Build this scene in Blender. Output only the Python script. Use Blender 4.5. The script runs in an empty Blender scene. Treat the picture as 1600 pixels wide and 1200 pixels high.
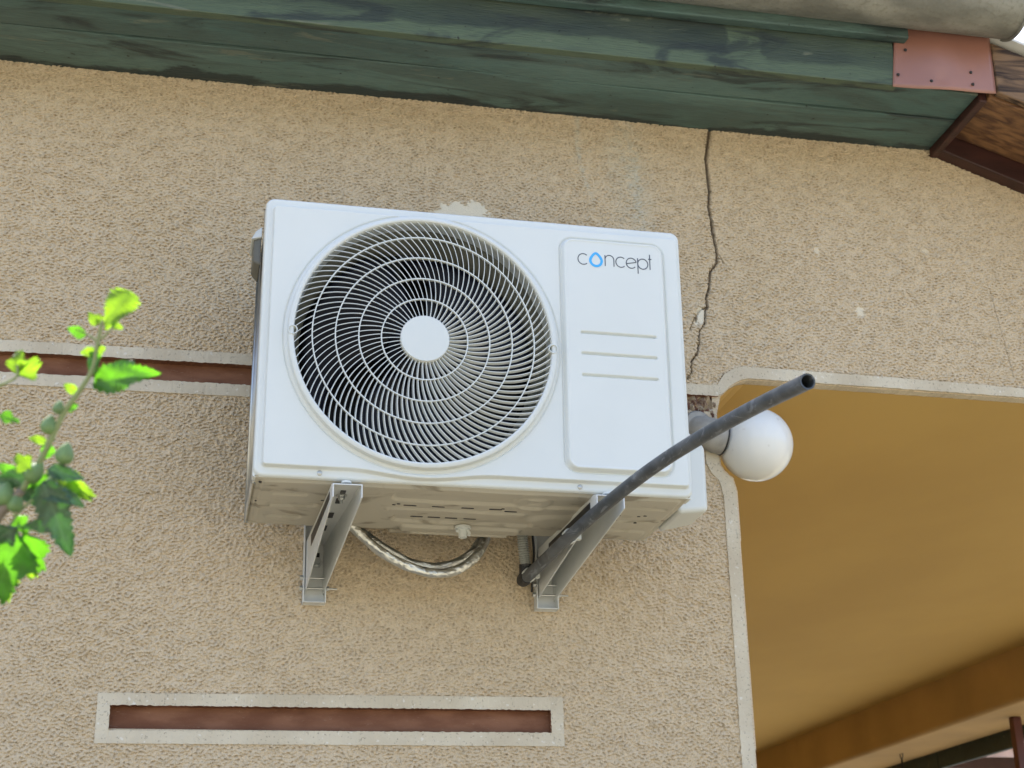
import bpy, bmesh, math, random
import numpy as np
from mathutils import Vector, Matrix
random.seed(7); rng = np.random.default_rng(11)
S = bpy.context.scene; C = S.collection
R_ = math.radians
# ------------------------------------------------------------------ camera
CAM = np.array([-.4591, -2.7617, -1.0118]); FP = 2444.34
yw, pt, rl = R_(-12.2027), R_(21.1193), R_(-1.2337)
fw = np.array([-math.sin(yw)*math.cos(pt), math.cos(yw)*math.cos(pt), math.sin(pt)])
rt = np.array([math.cos(yw), math.sin(yw), 0.]); up = np.cross(rt, fw)
rt, up = rt*math.cos(rl)+up*math.sin(rl), -rt*math.sin(rl)+up*math.cos(rl)
cd = bpy.data.cameras.new('camera'); cam = bpy.data.objects.new('camera', cd); C.objects.link(cam)
cam.matrix_world = Matrix([[rt[i], up[i], -fw[i], CAM[i]] for i in range(3)] + [[0, 0, 0, 1]])
cd.sensor_width = 36; cd.lens = FP/1600*36; cd.clip_end = 500; cd.clip_start = .02
cd.dof.use_dof = True; cd.dof.focus_distance = 2.62; cd.dof.aperture_fstop = 11
S.camera = cam
def at(px, py, t):                       # a point t metres in front of the camera along a view ray
    return Vector(CAM + t*(fw + (px-800)/FP*rt - (py-600)/FP*up))
# ------------------------------------------------------------------ light
SUN_EL, SUN_AZ = R_(62), R_(12)          # azimuth from +y towards -x : the sun stands behind the house
W = bpy.data.worlds.new('World'); S.world = W; W.use_nodes = True
wn = W.node_tree.nodes; sky = wn.new('ShaderNodeTexSky'); sky.sky_type = 'NISHITA'; sky.sun_disc = False
sky.sun_elevation = SUN_EL; sky.sun_rotation = -SUN_AZ; sky.air_density = .85; sky.dust_density = 4.0; sky.ozone_density = .3
W.node_tree.links.new(sky.outputs[0], wn['Background'].inputs[0]); wn['Background'].inputs[1].default_value = .15
sd = bpy.data.lights.new('sun', 'SUN'); sun = bpy.data.objects.new('sun', sd); C.objects.link(sun)
sd.energy = 3.4; sd.angle = R_(.5); sd.color = (1, .95, .87)
sdir = Vector((-math.sin(SUN_AZ)*math.cos(SUN_EL), math.cos(SUN_AZ)*math.cos(SUN_EL), math.sin(SUN_EL)))
sun.rotation_euler = sdir.to_track_quat('Z', 'Y').to_euler(); sun.location = (0, 4, 8)
S.view_settings.view_transform = 'Standard'; S.view_settings.look = 'None'
S.view_settings.exposure = 1.9; S.view_settings.gamma = 1
S.render.engine = 'CYCLES'; S.cycles.max_bounces = 10; S.cycles.diffuse_bounces = 6
# ------------------------------------------------------------------ material helpers
def mat(name, col, rough=.6, metal=0, spec=.5, var=.0, vscale=8, bump=0, bscale=60, stretch=(1, 1, 1), col2=None, rvar=0, coord='Object', coat=0):
    m = bpy.data.materials.new(name); m.use_nodes = True; nt = m.node_tree; N = nt.nodes; L = nt.links
    b = N['Principled BSDF']; b.inputs['Roughness'].default_value = rough; b.inputs['Metallic'].default_value = metal
    b.inputs['Specular IOR Level'].default_value = spec; b.inputs['Coat Weight'].default_value = coat
    tc = N.new('ShaderNodeTexCoord'); mp = N.new('ShaderNodeMapping'); mp.inputs['Scale'].default_value = stretch
    L.new(tc.outputs[coord], mp.inputs[0])
    c1 = (*col, 1)
    if var or col2:
        n = N.new('ShaderNodeTexNoise'); n.inputs['Scale'].default_value = vscale; n.inputs['Detail'].default_value = 6
        L.new(mp.outputs[0], n.inputs['Vector'])
        r = N.new('ShaderNodeValToRGB'); r.color_ramp.elements[0].position = .35; r.color_ramp.elements[1].position = .65
        k = col2 or tuple(c*(1-var) for c in col)
        r.color_ramp.elements[0].color = (*k, 1); r.color_ramp.elements[1].color = c1
        L.new(n.outputs[0], r.inputs[0]); L.new(r.outputs[0], b.inputs['Base Color'])
        if rvar:
            mr = N.new('ShaderNodeMapRange'); mr.inputs[3].default_value = rough-rvar; mr.inputs[4].default_value = rough+rvar
            L.new(n.outputs[0], mr.inputs[0]); L.new(mr.outputs[0], b.inputs['Roughness'])
    else: b.inputs['Base Color'].default_value = c1
    if bump:
        n = N.new('ShaderNodeTexNoise'); n.inputs['Scale'].default_value = bscale; n.inputs['Detail'].default_value = 4
        L.new(mp.outputs[0], n.inputs['Vector'])
        bp = N.new('ShaderNodeBump'); bp.inputs['Strength'].default_value = bump; bp.inputs['Distance'].default_value = .002
        L.new(n.outputs[0], bp.inputs['Height']); L.new(bp.outputs[0], b.inputs['Normal'])
    return m
def nn(m, t, **kw):
    n = m.node_tree.nodes.new(t)
    for k, v in kw.items(): n.inputs[k].default_value = v
    return n
def mixc(m, fac, a, b, mode='MIX'):
    n = m.node_tree.nodes.new('ShaderNodeMix'); n.data_type = 'RGBA'; n.blend_type = mode
    L = m.node_tree.links
    for i, v in ((0, fac), (6, a), (7, b)):
        if hasattr(v, 'links'): L.new(v, n.inputs[i])
        elif isinstance(v, (int, float)): n.inputs[i].default_value = v
        else: n.inputs[i].default_value = (*v, 1)
    return n.outputs[2]
def ramp(m, src, a, b):
    n = m.node_tree.nodes.new('ShaderNodeMapRange'); n.interpolation_type = 'SMOOTHSTEP'
    n.inputs[1].default_value = a; n.inputs[2].default_value = b
    m.node_tree.links.new(src, n.inputs[0]); return n.outputs[0]
def mul(m, a, b):
    n = m.node_tree.nodes.new('ShaderNodeMath'); n.operation = 'MULTIPLY'
    for i, v in ((0, a), (1, b)):
        if hasattr(v, 'links'): m.node_tree.links.new(v, n.inputs[i])
        else: n.inputs[i].default_value = v
    return n.outputs[0]
def noise(m, scale, stretch=(1, 1, 1), detail=5, loc=(0, 0, 0), coord='Object', dist=0, rough=.5):
    N = m.node_tree.nodes; L = m.node_tree.links
    tc = N.new('ShaderNodeTexCoord'); mp = N.new('ShaderNodeMapping'); mp.inputs['Scale'].default_value = stretch; mp.inputs['Location'].default_value = loc
    L.new(tc.outputs[coord], mp.inputs[0]); n = N.new('ShaderNodeTexNoise'); n.inputs['Scale'].default_value = scale
    n.inputs['Detail'].default_value = detail; n.inputs['Distortion'].default_value = dist; n.inputs['Roughness'].default_value = rough
    L.new(mp.outputs[0], n.inputs['Vector']); return n.outputs[0]
def setcol(m, out): m.node_tree.links.new(out, m.node_tree.nodes['Principled BSDF'].inputs['Base Color'])
# ------------------------------------------------------------------ materials
# stucco : colour attribute R = shade painted into pits and cracks, G = bare pale plaster, B = chalky water stain
M_st = mat('stucco', (.46, .37, .265), .9, bump=.8, bscale=420)
at_ = nn(M_st, 'ShaderNodeAttribute'); at_.attribute_name = 'wear_shade'
sep = nn(M_st, 'ShaderNodeSeparateColor'); M_st.node_tree.links.new(at_.outputs['Color'], sep.inputs[0])
c = mixc(M_st, ramp(M_st, noise(M_st, 2.0, detail=8, rough=.65), .2, .8), (.615, .49, .325), (.675, .555, .395))
c = mixc(M_st, mul(M_st, ramp(M_st, noise(M_st, 160, detail=3), .4, .75), .35), c, (.60, .52, .40))
c = mixc(M_st, mul(M_st, ramp(M_st, noise(M_st, 420, detail=2, loc=(5, 1, 2)), .45, .7), .35), c, (.36, .27, .17))
c = mixc(M_st, mul(M_st, sep.outputs[0], .85), c, (.10, .07, .042))  # painted shade: darkens the hollows of pits and cracks
c = mixc(M_st, mul(M_st, sep.outputs[2], .8), c, (.56, .53, .44))
c = mixc(M_st, mul(M_st, sep.outputs[1], .95), c, (.74, .67, .53))
setcol(M_st, c)
M_far = mat('stucco_coarse', (.50, .40, .28), .9, var=.25, vscale=150, bump=1, bscale=180)
M_trim = mat('plaster_trim', (.60, .56, .46), .85, bump=.7, bscale=120)
c = mixc(M_trim, ramp(M_trim, noise(M_trim, 9, detail=8), .3, .7), (.53, .455, .335), (.635, .565, .435))
c = mixc(M_trim, mul(M_trim, ramp(M_trim, noise(M_trim, 220, detail=2), .62, .72), .6), c, (.24, .20, .15))
c = mixc(M_trim, mul(M_trim, ramp(M_trim, noise(M_trim, 120, detail=2, loc=(3, 3, 3)), .66, .72), .6), c, (.75, .72, .66))
setcol(M_trim, c)
M_brown = mat('brown_paint', (.17, .075, .05), .75, spec=.25, bump=.4, bscale=120)
c = mixc(M_brown, ramp(M_brown, noise(M_brown, 14, (1, 1, 3), 7), .35, .7), (.165, .068, .036), (.25, .118, .068))
c = mixc(M_brown, mul(M_brown, ramp(M_brown, noise(M_brown, 60, (1, 1, 6), 8, dist=2), .66, .7), .5), c, (.36, .25, .18))
setcol(M_brown, c)
M_ochre = mat('ochre_plaster', (.42, .235, .065), .8, bump=.25, bscale=9)
c = mixc(M_ochre, ramp(M_ochre, noise(M_ochre, 1.7, (1, .6, 1), 6), .3, .7), (.50, .320, .085), (.565, .37, .102))
setcol(M_ochre, c)
M_ochre2 = mat('ochre_beam_plaster', (.47, .305, .13), .8, var=.2, vscale=3, bump=.3, bscale=20)
# weathered green boards
def green(name, fascia=False):
    c0, c1 = ((.048, .070, .044), (.090, .118, .072)) if fascia else ((.055, .118, .108), (.120, .195, .172))
    m = mat(name, (.1, .15, .11), .6, bump=.7, bscale=40, stretch=(1, 8, 8))
    g = mixc(m, ramp(m, noise(m, 1.6, (1, 3, 3), 6), .3, .72), c0, c1)
    g = mixc(m, mul(m, ramp(m, noise(m, 2.4, (1, 5, 5), 10, (2.3, 0, 0), dist=1.2, rough=.62), .42, .58), .5), g, (.048, .066, .056))
    if fascia:
        N = m.node_tree.nodes; L = m.node_tree.links; tc = N.new('ShaderNodeTexCoord'); sx = N.new('ShaderNodeSeparateXYZ'); L.new(tc.outputs['Object'], sx.inputs[0])
        nz_ = noise(m, 7, (1, 1, 1), 10, (3, 0, 0), rough=.6); ma = N.new('ShaderNodeMath'); ma.operation = 'MULTIPLY_ADD'; ma.inputs[1].default_value = .30; L.new(nz_, ma.inputs[0]); L.new(sx.outputs[0], ma.inputs[2])
        rp = N.new('ShaderNodeValToRGB'); el = rp.color_ramp.elements; mr = N.new('ShaderNodeMapRange'); mr.inputs[1].default_value = -.6; mr.inputs[2].default_value = 1.4; L.new(ma.outputs[0], mr.inputs[0]); L.new(mr.outputs[0], rp.inputs[0])
        def px(x): return (x+.15+.6)/2.0
        stops = [(-.6, .25), (-.2, .45), (.0, .95), (.52, 1), (.53, .0), (.615, .0), (.625, .95), (.80, .8), (.90, .35)]
        el[0].position = px(stops[0][0]); el[0].color = (stops[0][1],)*3+(1,); el[1].position = px(stops[-1][0]); el[1].color = (stops[-1][1],)*3+(1,)
        for a, b in stops[1:-1]: e = el.new(px(a)); e.color = (b, b, b, 1)
        mz = N.new('ShaderNodeMath'); mz.operation = 'MULTIPLY_ADD'; mz.inputs[1].default_value = .05; L.new(noise(m, 6, (1, 1, 1), 8, (9, 0, 0)), mz.inputs[0]); L.new(sx.outputs[2], mz.inputs[2])
        g = mixc(m, .75, g, (.095, .135, .08)); st = mixc(m, ramp(m, noise(m, 5, (1, 4, 4), 8), .3, .7), (.022, .036, .030), (.050, .068, .046))
        g = mixc(m, mul(m, rp.outputs[0], ramp(m, mz.outputs[0], .728, .742)), g, st)
    if not fascia:
        N = m.node_tree.nodes; L = m.node_tree.links; tc = N.new('ShaderNodeTexCoord'); sx = N.new('ShaderNodeSeparateXYZ'); L.new(tc.outputs['Object'], sx.inputs[0])
        ma = N.new('ShaderNodeMath'); ma.operation = 'MULTIPLY_ADD'; ma.inputs[1].default_value = .17; L.new(noise(m, 3.4, (1, 2.2, 2.2), 10, (11, 2, 0), rough=.62, dist=.5), ma.inputs[0]); L.new(sx.outputs[1], ma.inputs[2])
        g = mixc(m, mul(m, ramp(m, ma.outputs[0], .062, .074), .85), g, (.016, .026, .030))
    g = mixc(m, mul(m, ramp(m, noise(m, 3.1, (1, 4.5, 4.5), 10, (7.3, 1, 0), dist=1.1, rough=.6), .53, .66), .8), g, (.018, .026, .027))
    g = mixc(m, mul(m, ramp(m, noise(m, 5, (1, 5, 5), 9, (1.3, 4, 0), dist=.6, rough=.6), .61, .68), .5), g, (.20, .21, .15))
    g = mixc(m, mul(m, ramp(m, noise(m, 30, (1, 22, 22), 7), .45, .75), .5), g, (.03, .045, .045))
    g = mixc(m, mul(m, ramp(m, noise(m, 90, (1, 1, 1), 2), .72, .76), .9), g, (.012, .015, .012)); setcol(m, g); return m
M_green = green('green_painted_wood'); M_fascia = green('green_fascia_paint', True)
M_wood = mat('weathered_wood', (.2, .09, .04), .6, bump=.8, bscale=30, stretch=(1.5, 12, 12))
c = mixc(M_wood, ramp(M_wood, noise(M_wood, 4, (1, 16, 16), 9, dist=.7), .3, .72), (.27, .135, .055), (.085, .035, .017))
setcol(M_wood, c)
M_wood2 = mat('bleached_wood', (.2, .15, .1), .8, bump=1, bscale=30, stretch=(1.5, 9, 9))
c = mixc(M_wood2, ramp(M_wood2, noise(M_wood2, 4, (1, 11, 11), 9, dist=1.1), .36, .62), (.028, .015, .010), (.21, .125, .068))
setcol(M_wood2, c)
M_dkwood = mat('dark_brown_wood', (.055, .018, .014), .5, var=.4, vscale=8, stretch=(1, 6, 6), bump=.3)
M_copper = mat('copper_brown_sheet', (.35, .165, .125), .36, spec=.6, var=.18, vscale=7, rvar=.08, bump=.25, bscale=9)
M_gut = mat('zinc_gutter', (.30, .29, .235), .7, bump=1, bscale=110, stretch=(1, 1, 1))
c = mixc(M_gut, ramp(M_gut, noise(M_gut, 9, (1, 2, 2), 8), .3, .7), (.16, .158, .135), (.29, .285, .245))
c = mixc(M_gut, mul(M_gut, ramp(M_gut, noise(M_gut, 110, detail=3), .5, .7), .4), c, (.15, .14, .10)); setcol(M_gut, c)
M_dark = mat('dark_void', (.012, .011, .010), .8)
# appliance
M_white = mat('white_powder_coat', (.70, .72, .70), .38, spec=.45, bump=.05, bscale=900)
c = mixc(M_white, ramp(M_white, noise(M_white, 6, detail=6), .35, .7), (.665, .685, .655), (.69, .71, .68)); setcol(M_white, c)
M_plast = mat('white_plastic', (.65, .67, .64), .35)
M_pan = mat('base_pan_metal', (.44, .41, .32), .5, bump=.2, bscale=30)
c = mixc(M_pan, ramp(M_pan, noise(M_pan, 7, (1, 1.6, 1), 6, dist=1.5), .55, .66), (.50, .46, .37), (.27, .235, .175))
c = mixc(M_pan, mul(M_pan, ramp(M_pan, noise(M_pan, 30, (1, 1, 1), 4), .6, .7), .35), c, (.33, .29, .21)); setcol(M_pan, c)
M_black = mat('black_fan_plastic', (.005, .006, .013), .5, spec=.25)
M_coil = mat('coil_fins', (.010, .011, .014), .6, var=.4, vscale=40, stretch=(1, 1, .05))
M_shr = mat('shroud_metal', (.22, .215, .165), .5, var=.3, vscale=9)
M_steel = mat('galvanized_steel', (.55, .56, .55), .32, metal=.9, var=.2, vscale=25)
M_brk = mat('grey_bracket_paint', (.66, .67, .65), .42, spec=.5, var=.07, vscale=20)
M_foil = mat('aluminium_foil', (.66, .66, .62), .36, metal=1, bump=1, bscale=75)
M_foil.node_tree.nodes['Bump'].inputs['Distance'].default_value = .0035
M_hgrey = mat('handle_grey', (.13, .125, .10), .5)
M_pipe = mat('grey_pvc', (.075, .085, .095), .42, bump=.1, bscale=100)
c = mixc(M_pipe, ramp(M_pipe, noise(M_pipe, 22, (1, 1, 1), 8, dist=.8), .35, .7), (.050, .058, .066), (.105, .117, .13))
c = mixc(M_pipe, mul(M_pipe, ramp(M_pipe, noise(M_pipe, 45, (1, .35, 1), 9, dist=2, rough=.65), .54, .66), .55), c, (.26, .28, .31)); setcol(M_pipe, c)
M_hose = mat('ribbed_grey_hose', (.36, .37, .34), .5)
M_blk = mat('black_rubber', (.02, .02, .022), .5)
M_opal = mat('opal_glass', (.82, .82, .78), .13, spec=.5)
c = mixc(M_opal, mul(M_opal, ramp(M_opal, noise(M_opal, 30, detail=6), .66, .74), .35), (.80, .80, .77), (.45, .42, .36)); setcol(M_opal, c)
M_opal.node_tree.nodes['Principled BSDF'].inputs['Subsurface Weight'].default_value = .3
M_opal.node_tree.nodes['Principled BSDF'].inputs['Subsurface Radius'].default_value = (.03, .03, .03)
M_fit = mat('grey_fitting', (.44, .42, .38), .6, var=.35, vscale=30, bump=.3)
M_ink = mat('logo_ink', (.07, .08, .10), .5); M_cyan = mat('logo_cyan', (.06, .42, .83), .4)
M_tile = mat('roof_tiles', (.42, .22, .15), .8, var=.3, vscale=6)
M_gnd = mat('concrete_ground', (.22, .205, .15), .9, var=.2, vscale=1.5, bump=.5, bscale=20)
M_nb = mat('pale_blue_render', (.62, .68, .74), .8); M_nbr = mat('pale_clay_roof', (.62, .42, .33), .8, var=.25, vscale=5)
M_post = mat('red_brown_post', (.10, .028, .022), .5)
def leafmat(name, col, trans, tf):
    m = bpy.data.materials.new(name); m.use_nodes = True; nt = m.node_tree; N = nt.nodes; L = nt.links
    b = N['Principled BSDF']; b.inputs['Roughness'].default_value = .42; o = N['Material Output']
    a = nn(m, 'ShaderNodeAttribute'); a.attribute_name = 'vein'; vf = mul(m, a.outputs['Fac'], .55)
    n = noise(m, 70, detail=5); cc = mixc(m, ramp(m, n, .35, .7), tuple(k*.65 for k in col), col); cc = mixc(m, vf, cc, tuple(min(1, k*1.9+.03) for k in col)); L.new(cc, b.inputs['Base Color'])
    t = N.new('ShaderNodeBsdfTranslucent'); ct = mixc(m, ramp(m, n, .35, .7), tuple(k*.62 for k in trans), trans); ct = mixc(m, vf, ct, tuple(min(1, k*.5) for k in trans)); L.new(ct, t.inputs[0])
    mx = N.new('ShaderNodeMixShader'); mx.inputs[0].default_value = tf; L.new(b.outputs[0], mx.inputs[1]); L.new(t.outputs[0], mx.inputs[2]); L.new(mx.outputs[0], o.inputs[0]); return m
M_lfY = leafmat('young_leaf', (.13, .26, .03), (.27, .50, .02), .62)
M_lfG = leafmat('leaf', (.06, .14, .03), (.13, .42, .015), .55)
M_lfD = leafmat('old_leaf', (.07, .125, .07), (.04, .16, .02), .3)
M_stem = mat('green_stem', (.20, .24, .10), .6); M_bark = mat('twig_bark', (.24, .19, .14), .8, var=.3, vscale=60)
M_bud = mat('bud_green', (.15, .25, .09), .5, var=.3, vscale=80)
# ------------------------------------------------------------------ geometry helpers
def link(name, me, m, parent=None, smooth=False):
    o = bpy.data.objects.new(name, me); C.objects.link(o)
    for k in (m if isinstance(m, (list, tuple)) else [m]): me.materials.append(k)
    if parent: o.parent = parent
    if smooth: me.polygons.foreach_set('use_smooth', [True]*len(me.polygons))
    return o
def obj(name, bm, m, parent=None, smooth=False, bevel=0, seg=2, auto=None):
    me = bpy.data.meshes.new(name); bmesh.ops.recalc_face_normals(bm, faces=bm.faces) if bm.faces else None
    bm.to_mesh(me); bm.free(); o = link(name, me, m, parent, smooth)
    if bevel:
        b = o.modifiers.new('bevel', 'BEVEL'); b.width = bevel; b.segments = seg; b.limit_method = 'ANGLE'; b.angle_limit = R_(40)
    if auto is not None:
        me.polygons.foreach_set('use_smooth', [True]*len(me.polygons))
        bm2 = bmesh.new(); bm2.from_mesh(me)
        for e in bm2.edges:
            if len(e.link_faces) == 2 and e.calc_face_angle(0) > R_(auto): e.smooth = False
        bm2.to_mesh(me); bm2.free()
    return o
def empty(name, label, cat, loc=(0, 0, 0), rot=(0, 0, 0), group=None):
    o = bpy.data.objects.new(name, None); C.objects.link(o); o.location = loc; o.rotation_euler = rot; o.empty_display_size = .05
    o['label'] = label; o['category'] = cat
    if group: o['group'] = group
    return o
def tag(o, label, cat, group=None):
    o['label'] = label; o['category'] = cat
    if group: o['group'] = group
    return o
def box(bm, a, b, M=None):
    vs = [bm.verts.new((x, y, z)) for x in (a[0], b[0]) for y in (a[1], b[1]) for z in (a[2], b[2])]
    if M is not None:
        for v in vs: v.co = M @ v.co
    for f in ((0, 1, 3, 2), (4, 6, 7, 5), (0, 4, 5, 1), (2, 3, 7, 6), (0, 2, 6, 4), (1, 5, 7, 3)): bm.faces.new([vs[i] for i in f])
def hexa(bm, p):                          # 8 points: 4 of one face, then the 4 opposite
    vs = [bm.verts.new(q) for q in p]
    for f in ((0, 1, 2, 3), (7, 6, 5, 4), (0, 4, 5, 1), (1, 5, 6, 2), (2, 6, 7, 3), (3, 7, 4, 0)): bm.faces.new([vs[i] for i in f])
def tube(bm, pts, rad, n=16, caps=True, closed=False):
    pts = [Vector(p) for p in pts]; rs = [float(v) for v in rad] if hasattr(rad, '__len__') else [rad]*len(pts)
    rings = []; u = None
    for i, p in enumerate(pts):
        if closed: d = (pts[(i+1) % len(pts)]-pts[i-1]).normalized()
        else: d = (pts[min(i+1, len(pts)-1)]-pts[max(i-1, 0)]).normalized()
        if u is None: u = d.orthogonal().normalized()
        else: u = (u-d*u.dot(d)).normalized()
        v = d.cross(u); rings.append([bm.verts.new(p+rs[i]*(math.cos(2*math.pi*k/n)*u+math.sin(2*math.pi*k/n)*v)) for k in range(n)])
    m = len(rings)
    for i in range(m if closed else m-1):
        a, b = rings[i], rings[(i+1) % m]
        for k in range(n): bm.faces.new((a[k], a[(k+1) % n], b[(k+1) % n], b[k]))
    if caps and not closed: bm.faces.new(rings[0][::-1]); bm.faces.new(rings[-1])
    return rings
def lathe(bm, prof, n=96, c=(0, 0, 0), axis='y', closed=False):   # prof: (radius, offset along the axis)
    c = Vector(c); rings = []
    for r, o in prof:
        ring = []
        for k in range(n):
            a = 2*math.pi*k/n; ca, sa = r*math.cos(a), r*math.sin(a)
            q = {'y': (ca, o, sa), 'x': (o, ca, sa), 'z': (ca, sa, o)}[axis]
            ring.append(bm.verts.new(c+Vector(q)))
        rings.append(ring)
    for i in range(len(rings)-(0 if closed else 1)):
        a, b = rings[i], rings[(i+1) % len(rings)]
        for k in range(n): bm.faces.new((a[k], a[(k+1) % n], b[(k+1) % n], b[k]))
    return rings
def smooth_path(pts, k=8):               # Catmull-Rom
    P = [Vector(p) for p in pts]; P = [P[0]*2-P[1]]+P+[P[-1]*2-P[-2]]; out = []
    for i in range(1, len(P)-2):
        for j in range(k):
            t = j/k; a, b, c, d = P[i-1], P[i], P[i+1], P[i+2]
            out.append(.5*((2*b)+(c-a)*t+(2*a-5*b+4*c-d)*t*t+(3*b-a-3*c+d)*t**3))
    out.append(P[-2]); return out
def grid_mesh(name, co, nx, nz, keep, m, parent, smooth=True, flip=False):
    """co: (nz*nx,3) vertices, keep: (nz-1, nx-1) cells to build"""
    j, i = np.nonzero(keep); a = j*nx+i
    q = np.stack([a, a+1, a+nx+1, a+nx], 1) if not flip else np.stack([a, a+nx, a+nx+1, a+1], 1)
    used = np.unique(q); remap = np.full(len(co), -1, np.int64); remap[used] = np.arange(len(used)); q = remap[q]; co = co[used]
    me = bpy.data.meshes.new(name); me.vertices.add(len(co)); me.vertices.foreach_set('co', co.astype(np.float32).ravel())
    me.loops.add(q.size); me.loops.foreach_set('vertex_index', q.astype(np.int32).ravel())
    me.polygons.add(len(q)); me.polygons.foreach_set('loop_start', np.arange(0, q.size, 4, dtype=np.int32))
    me.polygons.foreach_set('use_smooth', np.ones(len(q), bool)); me.update(calc_edges=True); me.validate()
    return link(name, me, m, parent), used
def sstep(x, a, b):
    t = np.clip((x-a)/(b-a), 0, 1); return t*t*(3-2*t)
def wob(pts, amp, step=.006):            # resample a polyline and roughen it
    out = []
    for (a, b) in zip(pts[:-1], pts[1:]):
        n = max(1, int(math.dist(a, b)/step))
        for k in range(n):
            t = k/n; out.append((a[0]+(b[0]-a[0])*t+random.uniform(-amp, amp), a[1]+(b[1]-a[1])*t+random.uniform(-amp, amp)))
    out.append(pts[-1]); return out
# ================================================================== SETTING
bm = bmesh.new(); vs = [bm.verts.new(v) for v in ((-80, -80, -2.6), (80, -80, -2.6), (80, 80, -2.6), (-80, 80, -2.6))]; bm.faces.new(vs)
o = obj('ground', bm, M_gnd); o['kind'] = 'structure'
# ------------------------------------------------------------------ house
house = empty('house', 'old house with beige rough stucco wall, cream bands, brown recesses and green eave', 'house', (0, 0, -2.6))
HM = Matrix.Translation((0, 0, 2.6))     # house parts are written in world coordinates
def hp(o): o.location = (0, 0, 2.6) if o.parent is house else o.location; return o
# outline of the veranda opening (left jamb going up, then the arch to the right)
OPEN = [(.577, -2.6), (.577, -.65), (.578, -.30), (.579, -.12), (.573, -.094), (.557, -.080), (.549, -.066), (.548, .04), (.557, .074), (.568, .086), (.58, .098),
        (.592, .107), (.606, .115), (.624, .119), (.66, .119), (.9, .117), (1.23, .113), (1.6, .110), (2.9, .108)]
jx = np.array([p[0] for p in OPEN[:9]]); jz = np.array([p[1] for p in OPEN[:9]])
tx = np.array([p[0] for p in OPEN[8:]]); tz = np.array([p[1] for p in OPEN[8:]])
def in_open(X, Z, d=0.):
    xl = np.interp(Z, jz, jx); zt = np.interp(X, tx, tz, left=-9)
    return np.where(Z < .074, X > xl+d, (Z < zt-d) & (X > .557))
# --- displaced stucco
ds = .00135; xs = np.arange(-1.02, 1.36, ds); zs = np.arange(-.86, .73, ds); nx, nz = len(xs), len(zs)
def band(lo, hi, ani=1.0, seed=1):
    g_ = np.random.default_rng(seed).standard_normal((nz, nx)); F = np.fft.rfft2(g_)
    fz = np.fft.fftfreq(nz, ds)[:, None]; fx = np.fft.rfftfreq(nx, ds)[None, :]; f = np.sqrt((fx*ani)**2+fz**2)
    Hh = np.exp(-((np.log(f+1e-6)-math.log(math.sqrt(lo*hi)))/(math.log(hi/lo)/2))**2); r = np.fft.irfft2(F*Hh, s=(nz, nx)); return r/r.std()
n1, n2, n3, n4 = band(110, 215, 1.5, 1), band(35, 70, 1.2, 2), band(2, 8, 1, 3), band(220, 365, 1.1, 4)
n5, n6 = band(105, 210, 1.6, 5), band(12, 30, 1.3, 6)
X, Z = np.meshgrid(xs, zs)
sq = np.exp(-(n5/.28)**2)*sstep(n1+.5*n2, -1.1, .5)*sstep(-n1+.12*n6, -.2, 1.2)      # broken squiggly furrows
pit = np.clip(.9*sq+.75*sstep(-n1-.35*n4+.3*n2, .75, 2.0), 0, 1)
low = sstep(Z, -.9, .75); am = 1+.08*n6
h = (.0012*(np.minimum(n1, .8+.5*n4)+.2)+.0007*n2+.00050*n4)*am+.0003*n3-.0013*pit
wear_shade = np.zeros((nz, nx, 4)); wear_shade[..., 3] = 1; wear_shade[..., 0] = .46*pit*(1-.35*low)  # pit shade put into the colour, weaker higher up
# crack running down from the eave
CR = [(.584, .72), (.583, .69), (.5725, .64), (.569, .613), (.5695, .575), (.571, .537), (.5675, .50), (.570, .47), (.574, .43), (.577, .398), (.5765, .372), (.561, .352), (.557, .33), (.5535, .31), (.548, .292), (.549, .272),
      (.543, .262), (.5395, .235), (.528, .218), (.526, .19), (.518, .165), (.507, .150), (.505, .128), (.496, .112)]
CRW = [.0036, .0036, .0034, .0030, .0034, .0028, .0028, .0032]+[.0026]*4+[.0022]*4+[.0016]*8
CR2 = [(.549, .272), (.532, .262), (.523, .248), (.521, .235)]
def carve(P, Wd, dep, jit=.0012):
    dmin = np.full(X.shape, 9.)
    P = [(a+random.uniform(-jit, jit), b) for a, b in P]
    for k in range(len(P)-1):
        a, b = np.array(P[k]), np.array(P[k+1]); m = (X > min(a[0], b[0])-.02) & (X < max(a[0], b[0])+.02) & (Z > min(a[1], b[1])-.02) & (Z < max(a[1], b[1])+.02)
        q = np.stack([X[m], Z[m]], 1)+np.stack([n4[m], n1[m]], 1)*.0007; t = np.clip(((q-a)@(b-a))/((b-a)@(b-a)), 0, 1)
        d = np.linalg.norm(q-(a+t[:, None]*(b-a)), axis=1)/(Wd[k] if hasattr(Wd, '__len__') else Wd); dmin[m] = np.minimum(dmin[m], d)
    k = 1-sstep(dmin, .55, 1.35); return k
k1 = carve(CR, CRW, .01); k2 = np.maximum(carve(CR2, .0015, .01), .7*np.maximum(carve([(.577, .398), (.583, .39), (.590, .372)], .0009, .01), carve([(.523, .25), (.514, .235), (.509, .22)], .0009, .01)))
kk = np.maximum(k1, k2); h -= .009*kk; wear_shade[..., 0] = np.maximum(wear_shade[..., 0], kk*1.0)  # crack is carved, and its inner shade also painted dark
k3 = carve([(1.185, .36), (1.196, .28), (1.203, .22), (1.212, .155)], .0010, .01)*.6
h -= .003*k3; wear_shade[..., 0] = np.maximum(wear_shade[..., 0], k3*.7)
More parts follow.
